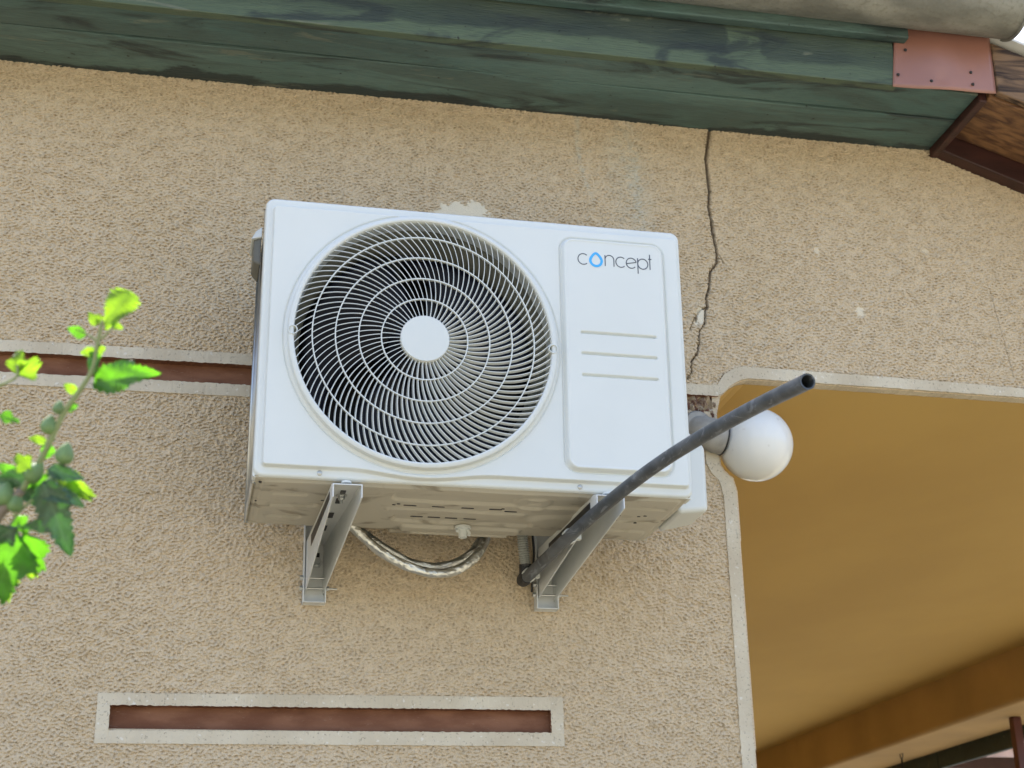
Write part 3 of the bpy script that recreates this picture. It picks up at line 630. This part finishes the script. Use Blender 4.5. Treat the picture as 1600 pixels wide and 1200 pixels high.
# ---- screws along the bottom flange
for x, z in ((-.2595, .0095), (.1692, .0092)):
    bm = bmesh.new(); lathe(bm, [(.0001, -.0032), (.0022, -.0030), (.0040, -.0018), (.0044, .0005)], 20, (x, 0, z)); box(bm, (x-.002, -.0036, z-.0004), (x+.002, -.0030, z+.0004)); box(bm, (x-.0004, -.0035, z-.002), (x+.0004, -.0029, z+.002))
    obj('screw', bm, M_steel, ac, smooth=False, auto=40)
# ---- logo
lg = []
XH, BL = .0212, .4148
def arcp(cx, cz, r, a0, a1, n=18): return [(cx+r*math.cos(R_(a)), cz+r*math.sin(R_(a))) for a in np.linspace(a0, a1, n)]
r_ = .0098
lg.append(arcp(.1882, .4247, .0103, 48, 312))
x = .2300; lg.append([(x, .4355), (x, BL-.0003)]); lg.append([(x, .4280)]+arcp(x+.0085, .4272, .0085, 165, 0, 12)+[(x+.0170, BL-.0003)])
lg.append(arcp(.2605, .4243, r_, 46, 314))
lg.append([(.2704+.0016, .4232), (.2886, .4262)][:0] or [(.2711, .4225), (.2899, .4262)]+arcp(.2806, .4240, r_, 14, 318, 22))
x = .2932; lg.append([(x, .4345), (x, .4048)]); lg.append(arcp(x+r_, .4240, r_, 180, -180, 26))
x = .3168; lg.append([(x, .4432), (x, .4140)]); lg.append([(x-.0030, .4343), (x+.0034, .4343)])
yl = -.0181
def stroke(bm, P, w, y=yl, closed=False):
    P = [Vector((a, 0, b)) for a, b in P]; L_, Rr = [], []
    for i, p in enumerate(P):
        if closed: dd_ = (P[(i+1) % len(P)]-P[i-1]).normalized()
        else: dd_ = (P[min(i+1, len(P)-1)]-P[max(i-1, 0)]).normalized()
        n_ = Vector((-dd_.z, 0, dd_.x))*w/2; L_.append(p+n_); Rr.append(p-n_)
    for a in (L_, Rr):
        for v in a: v.y = y
    va = [bm.verts.new(v) for v in L_]; vb = [bm.verts.new(v) for v in Rr]
    va2 = [bm.verts.new(v+Vector((0, .0012, 0))) for v in L_]; vb2 = [bm.verts.new(v+Vector((0, .0012, 0))) for v in Rr]
    n = len(P)
    for i in range(n if closed else n-1):
        j = (i+1) % n
        for f in ((va[i], va[j], vb[j], vb[i]), (va[i], va2[i], va2[j], va[j]), (vb[j], vb2[j], vb2[i], vb[i])): bm.faces.new(f)
lo = bpy.data.objects.new('logo', None); C.objects.link(lo); lo.parent = ac; lo['label'] = 'thin grey lettering reading concept'
lg = [[(.1725+(a-.1775)*.935, b-.0060) for a, b in P_] for P_ in lg]
for ks, ch in (((0,), 'c'), ((1, 2), 'n'), ((3,), 'c'), ((4,), 'e'), ((5, 6), 'p'), ((7, 8), 't')):
    bm = bmesh.new()
    for k in ks: stroke(bm, lg[k], .0016, yl-.00002*k)
    obj('letter', bm, M_ink, lo)
bm = bmesh.new(); stroke(bm, [(.2052+.0102*math.cos(a), .4172+.0102*math.sin(a)+(.0040*max(0, math.sin(a))**6)) for a in np.linspace(0, 2*math.pi, 40, endpoint=False)], .0044, yl-.0003, True)
obj('logo_drop', bm, M_cyan, lo)
# ---- base pan (height field seen from below)
nxp, nyp = 300, 115; ux = np.linspace(-.362, .3615, nxp); uy = np.linspace(.004, .262, nyp); UX, UY = np.meshgrid(ux, uy)
dn = np.zeros_like(UX)                  # downwards
def emb(x0, x1, y0, y1, r, hgt, s=.006): 
    global dn; dn = dn+hgt*(1-sstep(rr(UX, UY, x0, x1, y0, y1, r), -s, 0))
emb(-.352, .350, .010, .256, .012, .0035, .005)
emb(-.135, .20, .038, .088, .018, -.005); emb(-.335, -.27, .06, .085, .01, -.003); emb(-.335, -.25, .12, .15, .01, -.003); emb(-.335, -.27, .19, .215, .01, -.003)
emb(-.14, .11, .118, .142, .012, .003); emb(-.12, .13, .160, .205, .016, -.0045); emb(-.10, .12, .215, .25, .012, .005)
emb(.235, .34, .05, .07, .008, -.003); emb(.24, .34, .12, .145, .01, -.003); emb(.235, .34, .19, .22, .01, .003)
dn += .004*(1-sstep(np.hypot(UX-.105, UY-.065), .026, .036))-.003*(1-sstep(np.hypot(UX-.105, UY-.065), .008, .013))
dn += .005*(1-sstep(np.hypot((UX-.165)/1.3, UY-.165), .03, .05))
dn += .0007*np.sin(UX*31)*np.cos(UY*43)
eg = np.minimum(np.minimum(UX+.362, .3615-UX), np.minimum(UY-.004, .262-UY)); dn -= .004*(1-sstep(eg, 0, .004))
pan, _ = grid_mesh('base_pan', np.stack([UX, UY, -.001-dn], -1).reshape(-1, 3), nxp, nyp, np.ones((nyp-1, nxp-1), bool), M_pan, ac, flip=True)
pan['label'] = 'pressed underside with slots and dirt smears'
bm = bmesh.new(); box(bm, (-.362, .030, -.001), (.3615, .0315, .02)); box(bm, (-.3622, .2605, -.002), (.3615, .263, .022)); box(bm, (-.3635, .031, -.003), (-.3615, .262, .020)); obj('pan_rim', bm, M_pan, pan)
bm = bmesh.new(); box(bm, (-.115, .253, -.010), (.10, .2615, .004)); obj('pan_rib', bm, M_pan, pan, bevel=.004)
def slot(x, y, w, hh=.0022, z=-.0052):
    bm = bmesh.new(); n = 10; P_ = [(x+w/2-hh+hh*math.cos(a), y+hh*math.sin(a)) for a in np.linspace(-math.pi/2, math.pi/2, n)]+[(x-w/2+hh+hh*math.cos(a), y+hh*math.sin(a)) for a in np.linspace(math.pi/2, 3*math.pi/2, n)]
    i = min(nxp-1, max(0, int((x+.362)/.7235*nxp))); j = min(nyp-1, max(0, int((y-.004)/.258*nyp))); z = -.001-dn[j, i]-.0007
    a = [bm.verts.new((p, q, z)) for p, q in P_]; b = [bm.verts.new((p, q, z+.006)) for p, q in P_]; bm.faces.new(a[::-1])
    for k in range(len(a)): bm.faces.new((a[k], a[(k+1) % len(a)], b[(k+1) % len(a)], b[k]))
    obj('slot', bm, M_blk, pan)
for x in (-.098, -.050, 0, .048, .076): slot(x, .105+.008*(x > .07), .022)
for x in (-.125, -.118, .06): slot(x, .100+.006*(x < -.12), .006)
for x in (-.075, -.045, -.015, .018): slot(x, .183, .022)
for x, y in ((-.245, .10), (.265, .105), (.30, .105), (.268, .14), (.305, .145), (.31, .10)): slot(x, y, .006)
slot(-.348, .024, .012, .005); slot(-.350, .13, .009, .004)
# drain nipple
bm = bmesh.new(); lathe(bm, [(.0001, -.006), (.014, -.006), (.0145, -.010), (.009, -.011), (.0075, -.012), (.0075, -.026), (.0058, -.026), (.0056, -.013), (.0001, -.0125)], 28, (.011, .212, 0), 'z')
tube(bm, [(.011+.006, .212, -.010), (.011+.011, .208, -.018), (.011+.010, .207, -.023)], .003, 8); tube(bm, [(.011-.008, .212, -.010), (.011-.010, .208, -.016)], .003, 8)
obj('drain_nipple', bm, M_plast, ac, auto=40)
# valve cover on the right side
bm = bmesh.new(); hexa(bm, [(.3625, .075, -.004), (.3625, .20, -.004), (.3625, .20, .195), (.3625, .075, .172), (.421, .085, .006), (.421, .178, .006), (.421, .165, .130), (.421, .085, .123)])
obj('valve_cover', bm, M_plast, ac, bevel=.008, seg=4)
bm = bmesh.new(); lathe(bm, [(.0045, .361), (.0045, .367), (.0001, .3675)], 16, (0, .15, .40), 'x'); obj('screw', bm, M_plast, ac)
# ================================================================== BRACKETS
def bracket(xw, xf, label):
    b = empty('wall_bracket', label, 'bracket', (xw, 0, -.367), group='wall brackets under the outdoor unit')
    def part(name, bm, m=M_brk, **k): o = obj(name, bm, m, b, **k); o.location = (-xw, 0, .367); return o
    # arm: folded sheet, open below, flanges tapering towards the front
    def ctr(y): return xw+(xf-xw)*(-y/.385)
    def wd(y): return .0175+.0065*(-y/.385)
    ya, yb = -.004, -.385; zt = -.2545; n = 24; th = .0022; f1 = []
    def zb(y): t = -y/.385; return -.349+(.349-.281)*t
    bm = bmesh.new(); rows = []
    for i in range(n+1):
        y = ya+(yb-ya)*i/n; c_, w = ctr(y), wd(y); zt_ = zt-(.004*max(0, (i-n+1)))
        rows.append([(c_-w, y, zb(y)), (c_-w, y, zt_), (c_+w, y, zt_), (c_+w, y, zb(y)), (c_+w-th, y, zb(y)), (c_+w-th, y, zt_-th), (c_-w+th, y, zt_-th), (c_-w+th, y, zb(y))])
    R3 = [[bm.verts.new(p) for p in r] for r in rows]
    for a, c2 in zip(R3[:-1], R3[1:]):
        for k in range(8): bm.faces.new((a[k], a[(k+1) % 8], c2[(k+1) % 8], c2[k]))
    for e in (R3[0], R3[-1]):
        for f in ((0, 1, 6, 7), (1, 2, 5, 6), (2, 3, 4, 5)): bm.faces.new([e[k] for k in f])
    arm = part('arm', bm, bevel=.0008, seg=2)
    # slots and bolts under the web
    for y, l in ((-.335, .016), (-.285, .028), (-.20, .030), (-.12, .030)):
        bm = bmesh.new(); c_ = ctr(y); box(bm, (c_-.0045, y-l/2, zt-th-.0012), (c_+.0045, y+l/2, zt-th+.0006)); part('slot', bm, M_blk, bevel=.002)
    bm = bmesh.new()
    # long slot in the left flange
    hexa(bm, [(ctr(-.35)-wd(-.35)-.0006, -.35, -.275), (ctr(-.10)-wd(-.10)-.0006, -.10, -.285), (ctr(-.10)-wd(-.10)-.0006, -.10, -.265), (ctr(-.35)-wd(-.35)-.0006, -.35, -.262),
              (ctr(-.35)-wd(-.35)+.001, -.35, -.275), (ctr(-.10)-wd(-.10)+.001, -.10, -.285), (ctr(-.10)-wd(-.10)+.001, -.10, -.265), (ctr(-.35)-wd(-.35)+.001, -.35, -.262)])
    part('flange_slot', bm, M_blk)
    for y in (-.318, ):
        bm = bmesh.new(); c_ = ctr(y); lathe(bm, [(.0001, zt-.011), (.0050, zt-.011), (.0056, zt-.010), (.0056, zt-.005), (.0095, zt-.005), (.0095, zt-.0030)], 6, (c_, y, 0), 'z'); lathe(bm, [(.0001, zt-.017), (.0028, zt-.017), (.0028, zt-.010)], 12, (c_, y, 0), 'z'); part('bolt', bm, M_steel)
    # wall channel
    bm = bmesh.new(); w = .0205
    box(bm, (xw-w, -.0035, -.367), (xw+w, -.0008, -.06)); box(bm, (xw-w, -.026, -.367), (xw-w+.0022, -.0036, -.06)); box(bm, (xw+w-.0022, -.026, -.367), (xw+w, -.0036, -.06))
    box(bm, (xw-w+.0023, -.024, -.3665), (xw+w-.0023, -.0036, -.3645))
    part('wall_channel', bm, bevel=.0007)
    for z in (-.275, -.215): bm = bmesh.new(); box(bm, (xw-.013, -.0042, z-.004), (xw+.009, -.0034, z+.004)); part('slot', bm, M_blk)
    bm = bmesh.new(); lathe(bm, [(.0001, -.013), (.006, -.013), (.0065, -.011), (.0065, -.005), (.011, -.005), (.011, -.0037)], 6, (xw+.004, 0, -.289)); part('bolt', bm, M_steel)
    # cross bolts near the bottom
    for z, y, l in ((-.340, -.018, .020), (-.322, -.022, .004)):
        bm = bmesh.new(); tube(bm, [(xw-w-.006, y, z), (xw+w+l, y, z)], .0019, 8); lathe(bm, [(.0001, -w-.006), (.0048, -w-.006), (.0048, -w-.001)], 6, (xw, y, z), 'x'); lathe(bm, [(.0045, w+.001), (.0045, w+.005), (.0001, w+.005)], 6, (xw, y, z), 'x'); part('bolt', bm, M_steel)
    # levelling stud at the front
    bm = bmesh.new(); c_ = ctr(-.365); lathe(bm, [(.0001, -.2505), (.008, -.2505), (.0085, -.2541), (.0001, -.2541)], 16, (c_, -.371, 0), 'z'); part('stud', bm, M_plast)
    return b
bracket(-.234, -.2155, 'light grey steel wall bracket, left one, beside the foil wrapped pipes')
bracket(.191, .2165, 'light grey steel wall bracket with the grey plastic pipe clipped to it')
# ================================================================== PIPES
def pxy(px, py, y):                      # point on the plane y = const seen at a photo pixel
    dv = fw+(px-800)/FP*rt-(py-600)/FP*up; t = (y-CAM[1])/dv[1]; return Vector(CAM+t*dv)
pp = smooth_path([pxy(*q) for q in ((817, 908, -.035), (850, 876, -.15), (890, 838, -.285), (928, 804, -.375), (970, 769, -.47), (1020, 731, -.58), (1080, 692, -.70), (1170, 641, -.88), (1262, 596, -1.06))], 10)
bm = bmesh.new(); tube(bm, pp, .0105, 28, caps=False)
tube(bm, pp, .0084, 28, caps=False)
e0, e1 = pp[-1], (pp[-1]-pp[-2]).normalized(); u_ = e1.orthogonal().normalized(); v_ = e1.cross(u_); n = 28
ro = [bm.verts.new(e0+.0105*(math.cos(2*math.pi*k/n)*u_+math.sin(2*math.pi*k/n)*v_)+e1*random.uniform(-.0004, .0012)) for k in range(n)]
ri = [bm.verts.new(e0+.0084*(math.cos(2*math.pi*k/n)*u_+math.sin(2*math.pi*k/n)*v_)) for k in range(n)]
for k in range(n): bm.faces.new((ro[k], ro[(k+1) % n], ri[(k+1) % n], ri[k]))
pipe = tag(obj('drain_pipe', bm, M_pipe, None, auto=50), 'long dark grey plastic pipe sticking out from the right bracket towards the viewer', 'pipe')
M_pin = mat('pipe_inside', (.004, .004, .004), .9)
bm = bmesh.new(); tube(bm, pp[-12:-2], .0083, 20, caps=True); obj('pipe_bore', bm, M_pin, pipe, smooth=True)
# clips
for i0, lab in ((20, 'white plastic pipe clip in the middle of the right bracket'), (3, 'white plastic pipe clip at the wall end of the grey pipe')):
    q = pp[i0]; dq = (pp[i0+1]-pp[i0]).normalized(); ex = Vector((1, 0, 0)); ex = (ex-dq*ex.dot(dq)).normalized(); ez = dq.cross(ex); vc = Vector(CAM)-q; ac0 = math.atan2(vc.dot(ez), vc.dot(ex))
    bm = bmesh.new(); N_ = 24; prev = None
    for k in range(N_+1):
        a = ac0+R_(62+236*k/N_); rr2 = [bm.verts.new(q+dq*s+(math.cos(a)*ex+math.sin(a)*ez)*r) for s, r in ((-.006, .0108), (.006, .0108), (.006, .0128), (-.006, .0128))]
        if prev:
            for m_ in range(4): bm.faces.new((prev[m_], prev[(m_+1) % 4], rr2[(m_+1) % 4], rr2[m_]))
        else: bm.faces.new(rr2)
        prev = rr2
    bm.faces.new(prev[::-1]); box(bm, q+ex*.011+Vector((0, -.005, -.005)), q+ex*.020+Vector((0, .005, .005)))
    tag(obj('pipe_clip', bm, M_plast, None, bevel=.0005), lab, 'clip', 'white clips holding the grey pipe')
# ribbed hose and coupler
hp_ = smooth_path([pxy(816, 825, -.055), pxy(817, 850, -.05), pxy(820, 875, -.045), pxy(822, 889, -.042)], 30)
bm = bmesh.new(); rad = [.0095+.0014*math.sin(i*1.45) for i in range(len(hp_))]; tube(bm, hp_, rad, 20)
ho = tag(obj('condensate_hose', bm, M_hose, None, smooth=True), 'ribbed light grey hose coming down beside the right bracket', 'hose')
bm = bmesh.new(); cp = smooth_path([pxy(821, 882, -.042), pxy(821, 897, -.040), pxy(817, 907, -.034), pxy(824, 902, -.06)], 8); tube(bm, cp, [.0118]*(len(cp)-3)+[.0115, .011, .0108], 20)
obj('coupling', bm, M_blk, ho, smooth=True)
# thin cable beside it
bm = bmesh.new(); cb = smooth_path([pxy(832, 835, -.03), pxy(834, 862, -.028), pxy(833, 890, -.025), pxy(831, 925, -.012)], 8); tube(bm, cb, .0022, 8)
tag(obj('cable', bm, M_blk, None, smooth=True), 'thin black cable between the ribbed hose and the right bracket', 'cable')
# foil wrapped pipes
def foil(P, r, label, seed, yoff=0):
    random.seed(seed); path = smooth_path(P, 22); bm = bmesh.new(); n = 30; u = None; prev = None
    for i, p in enumerate(path):
        d_ = (path[min(i+1, len(path)-1)]-path[max(i-1, 0)]).normalized()
        u = d_.orthogonal().normalized() if u is None else (u-d_*u.dot(d_)).normalized(); v = d_.cross(u); ring_ = []
        for k in range(n):
            a = 2*math.pi*k/n; rr2 = r*(1+.04*math.sin(i*.31+2*math.sin(k*.42)+seed)+.035*math.sin(k*.63+i*.11)+random.uniform(-.06, .06)); ring_.append(bm.verts.new(p+rr2*(math.cos(a)*u+math.sin(a)*v)))
        if prev:
            for k in range(n): bm.faces.new((prev[k], prev[(k+1) % n], ring_[(k+1) % n], ring_[k]))
        prev = ring_
    o = obj('insulated_pipe', bm, M_foil, None, auto=24); return tag(o, label, 'pipe', 'foil wrapped pipes under the unit')
foil([pxy(505, 770, -.13), pxy(548, 820, -.12), pxy(595, 862, -.11), pxy(640, 886, -.105), pxy(680, 896, -.10), pxy(715, 890, -.09), pxy(745, 868, -.08), pxy(760, 838, -.07), pxy(766, 800, -.06), pxy(768, 760, -.06)], .0083, 'silver foil wrapped pipe, lower one of the loop hanging under the unit', 5)
foil([pxy(530, 790, -.065), pxy(565, 830, -.06), pxy(605, 858, -.058), pxy(645, 880, -.056), pxy(685, 885, -.054), pxy(722, 874, -.05), pxy(747, 850, -.048), pxy(762, 815, -.046), pxy(765, 770, -.046)], .0072, 'silver foil wrapped pipe, upper one nearer the wall in the hanging loop', 9)
# ================================================================== GLOBE LAMP
gc = Vector((.6385, .022, -.0115)); gR = .0735
gc = pxy(1181, 695, -.012); gR = .0728
lamp = empty('globe_lamp', 'white opal globe lamp on a grey wall fitting beside the veranda opening', 'lamp', (.54, 0, gc.z))
def lpart(name, bm, m, par=lamp, **k): o = obj(name, bm, m, par, **k); o.location = (-.54, 0, -gc.z) if par is lamp else (0, 0, 0); return o
bm = bmesh.new(); bmesh.ops.create_uvsphere(bm, u_segments=64, v_segments=40, radius=gR)
for v in bm.verts: v.co = v.co+gc
lpart('globe', bm, M_opal, smooth=True)
ax = (gc-pxy(1096, 672, -.035)).normalized(); ax = Vector((.985, .06, -.14)).normalized()
bm = bmesh.new(); nk = gc-ax*(gR*.90); ub = ax.orthogonal().normalized(); 
tube(bm, [nk-ax*.006, nk-ax*.003], .0355, 40); lpart('collar', bm, M_blk, smooth=False)
bm = bmesh.new(); a0 = nk-ax*.005; tube(bm, [a0, a0-ax*.014, a0-ax*.026+Vector((0, .004, .004)), a0-ax*.038+Vector((0, .014, .010)), a0-ax*.046+Vector((0, .032, .014))], [.0345, .034, .032, .031, .031], 40)
lpart('fitting', bm, M_fit, auto=40)
bm = bmesh.new(); lathe(bm, [(.0001, -.012), (.026, -.012), (.030, -.008), (.031, -.001)], 40, (.508, 0, .012)); lpart('wall_plate', bm, M_fit, auto=40)
# ================================================================== SHRUB
T0 = 1.17
shrub = empty('hibiscus_shrub', 'green hibiscus shrub with buds and backlit leaves at the left edge of the view', 'shrub', tuple(Vector((at(-120, 1100, T0).x, at(-120, 1100, T0).y, -2.6))))
off = -Vector(shrub.location)
def spart(name, bm, m, **k): o = obj(name, bm, m, shrub, **k); o.location = off; return o
def P2(L_, t=T0): return smooth_path([at(a, b, t+(c[0] if c else 0)) for a, b, *c in L_], 6)
def twig(L_, r0, r1, m, name='stem'):
    p_ = P2(L_); bm = bmesh.new(); tube(bm, p_, list(np.linspace(r0, r1, len(p_))), 10); spart(name, bm, m, smooth=True)
root = shrub.location
bm = bmesh.new(); pth = smooth_path([tuple(root), (root[0]+.02, root[1]+.01, -1.9), tuple(at(-150, 1150, T0)), tuple(at(-60, 900, T0)), tuple(at(-10, 815, T0)), tuple(at(35, 765, T0))], 8)
tube(bm, pth, list(np.linspace(.010, .0032, len(pth))), 12); spart('trunk', bm, M_bark, smooth=True)
twig([(33, 768), (60, 725), (80, 685), (100, 645), (124, 611), (143, 580), (150, 548), (156, 520), (160, 500)], .0026, .0012, M_stem)
twig([(-40, 640), (-5, 606), (12, 597), (26, 588), (27, 570)], .0014, .0008, M_stem)
twig([(156, 540), (148, 530), (132, 520), (118, 514)], .0012, .0006, M_stem); twig([(158, 530), (168, 520), (178, 510)], .0010, .0006, M_stem)
twig([(100, 650), (90, 665), (82, 690)], .001, .001, M_stem); twig([(70, 765), (30, 800), (10, 830)], .0012, .001, M_stem)
def leaf(b, t_, w, m, dt=0, tiltd=.0, cup=.25, lobes=3, rollz=.0, seed=0):
    rn = random.Random(seed*7+int(b[0]*3+b[1])); B = at(b[0], b[1], T0+dt); E = at(t_[0], t_[1], T0+dt+tiltd); Ln = (E-B).length
    X_ = (E-B).normalized(); view = (Vector(CAM)-B).normalized(); N_ = (view-X_*view.dot(X_)).normalized(); Y_ = N_.cross(X_)
    N_, Y_ = N_*math.cos(rollz)+Y_*math.sin(rollz), Y_*math.cos(rollz)-N_*math.sin(rollz)
    Wd = w/FP*T0/2; bm = bmesh.new(); nu = 34; nv = 14; G = {}; VV = []
    for i in range(nu+1):
        s = i/nu; base = math.sin(math.pi*min(1, s**.62))**.75 if lobes == 1 else None
        if lobes == 2: base = (s**.75)*max(0, 1-max(0, (s-.62)/.38)**2.6)**.5*1.05
        if lobes == 3:
            base = max(0, 1-((s-.36)/.30)**2)*1.0 if s < .36 else 0
            base = max(base, (.98-.98*((s-.36)/.25)**1.5) if .36 <= s < .58 else 0, .50*math.sin(math.pi*min(1, max(0, (s-.02)/.98)))**.7)
        ser = 1+.11*((i % 3)-1)+rn.uniform(-.07, .07); hw = Wd*base*ser
        for k in range(nv+1):
            q = k/nv*2-1; fold = cup*abs(q)*hw; wv = .06*Ln*math.sin(s*9+q*2.5+seed); dr = -.22*Ln*s*s
            VV.append(max(math.exp(-(q/.09)**2), .7*math.exp(-(((s*5-abs(q)*1.1) % 1-.5)/.13)**2)))
            fwd = .13*Ln*(abs(q)**1.5) if lobes == 3 else .0
            G[i, k] = bm.verts.new(B+X_*(s*Ln+(fwd if 0 < i < nu*.9 else 0))+Y_*(q*hw)+N_*(fold+wv*abs(q)+dr*.5))
    for i in range(nu):
        for k in range(nv): bm.faces.new((G[i, k], G[i+1, k], G[i+1, k+1], G[i, k+1]))
    o = spart('leaf', bm, m, smooth=True); at2 = o.data.attributes.new('vein', 'FLOAT', 'POINT'); at2.data.foreach_set('value', VV); return o
Y, G_, D_ = M_lfY, M_lfG, M_lfD
leaf((164, 515), (201, 452), 62, Y, .0, .01, .10, 2, .25, 1)
leaf((152, 508), (138, 487), 15, Y, 0, 0, .2, 1); leaf((160, 505), (150, 490), 13, Y, .003, 0, .2, 1); leaf((174, 506), (193, 513), 12, Y, 0, 0, .2, 1)
leaf((134, 522), (104, 513), 20, G_, 0, 0, .3, 1, .4, 3); leaf((150, 549), (124, 551), 16, Y, 0, 0, .2, 1); leaf((150, 549), (165, 542), 16, Y, 0, 0, .2, 1); leaf((150, 550), (146, 562), 20, G_, 0, 0, .2, 1)
leaf((148, 599), (243, 579), 46, G_, .0, -.015, .35, 1, .35, 4); leaf((152, 596), (212, 562), 30, D_, .006, .01, .3, 1, .2, 5)
leaf((148, 552), (142, 588), 18, D_, .002, 0, .3, 1)
leaf((72, 690), (43, 683), 14, Y, 0, 0, .2, 1); leaf((80, 695), (66, 718), 22, G_, 0, 0, .2, 1); leaf((52, 735), (22, 712), 34, Y, -.01, 0, .2, 3, .2, 6)
leaf((72, 735), (147, 776), 44, Y, .01, 0, .25, 3, .3, 7); leaf((74, 733), (132, 748), 26, D_, 0, 0, .3, 1, .2, 8); leaf((100, 752), (140, 782), 20, Y, .012, 0, .2, 1, 0, 9)
leaf((66, 752), (113, 872), 52, D_, -.02, .01, .15, 1, .1, 10); leaf((60, 762), (132, 786), 34, D_, -.015, 0, .2, 1, .5, 11)
leaf((30, 815), (-8, 945), 96, G_, .015, .0, .2, 3, .1, 12); leaf((35, 822), (62, 900), 62, G_, .02, .02, .2, 3, -.3, 13); leaf((10, 870), (8, 943), 46, Y, .03, 0, .2, 3, 0, 14)
leaf((82, 818), (30, 826), 24, D_, -.01, 0, .25, 1, .5, 15); leaf((32, 820), (-20, 850), 44, D_, -.02, 0, .25, 3, .4, 16); leaf((45, 745), (-10, 752), 34, D_, 0, 0, .25, 1, .3, 17)
leaf((35, 745), (-8, 725), 22, G_, .01, 0, .2, 1, .3, 18); leaf((40, 765), (60, 790), 26, D_, .01, 0, .3, 1); leaf((10, 830), (-30, 900), 70, G_, .035, 0, .2, 3, .2, 19)
leaf((26, 590), (30, 545), 36, Y, 0, .01, .2, 3, .2, 20); leaf((26, 590), (62, 562), 42, Y, .004, 0, .2, 3, -.1, 21); leaf((-6, 646), (30, 659), 22, G_, 0, 0, .2, 3, .3, 22)
leaf((120, 612), (98, 600), 16, Y, .004, 0, .2, 1, .2, 31); leaf((104, 640), (122, 632), 14, G_, 0, 0, .2, 1, .2, 32); leaf((60, 745), (38, 772), 26, G_, .012, 0, .2, 3, .2, 33)
leaf((48, 760), (88, 742), 24, G_, .008, 0, .25, 1, -.2, 34); leaf((20, 800), (42, 835), 30, G_, .02, 0, .2, 3, .1, 35); leaf((28, 860), (55, 905), 40, Y, .03, .01, .2, 3, .1, 36); leaf((5, 800), (-20, 780), 30, G_, 0, 0, .2, 3, .1, 37)
def bud(px, py, r, axis=(.25, -1)):
    cpt = at(px, py, T0); a = (rt*axis[0]-up*axis[1]); a = Vector(a).normalized(); rw = r/FP*T0
    bm = bmesh.new(); n = 16; rings_ = []
    e1_ = a.orthogonal().normalized(); e2_ = a.cross(e1_)
    for s in [i/11 for i in range(12)]:
        z_ = (s*2.3-1.1)*rw; r2 = rw*(math.sin(math.pi*min(1, s**.8))**.7*(1-.25*s))+1e-5
        rings_.append([bm.verts.new(cpt+a*z_+(math.cos(2*math.pi*k/n)*e1_+math.sin(2*math.pi*k/n)*e2_)*r2*(1+.07*math.cos(5*2*math.pi*k/n))) for k in range(n)])
    for p_, q_ in zip(rings_[:-1], rings_[1:]):
        for k in range(n): bm.faces.new((p_[k], p_[(k+1) % n], q_[(k+1) % n], q_[k]))
    spart('bud', bm, M_bud, smooth=True)
for b_ in ((92, 637, 10), (77, 664, 14), (102, 709, 16), (54, 738, 17, (.5, -.6)), (80, 757, 13), (8, 772, 18), (24, 785, 15)): bud(*b_)
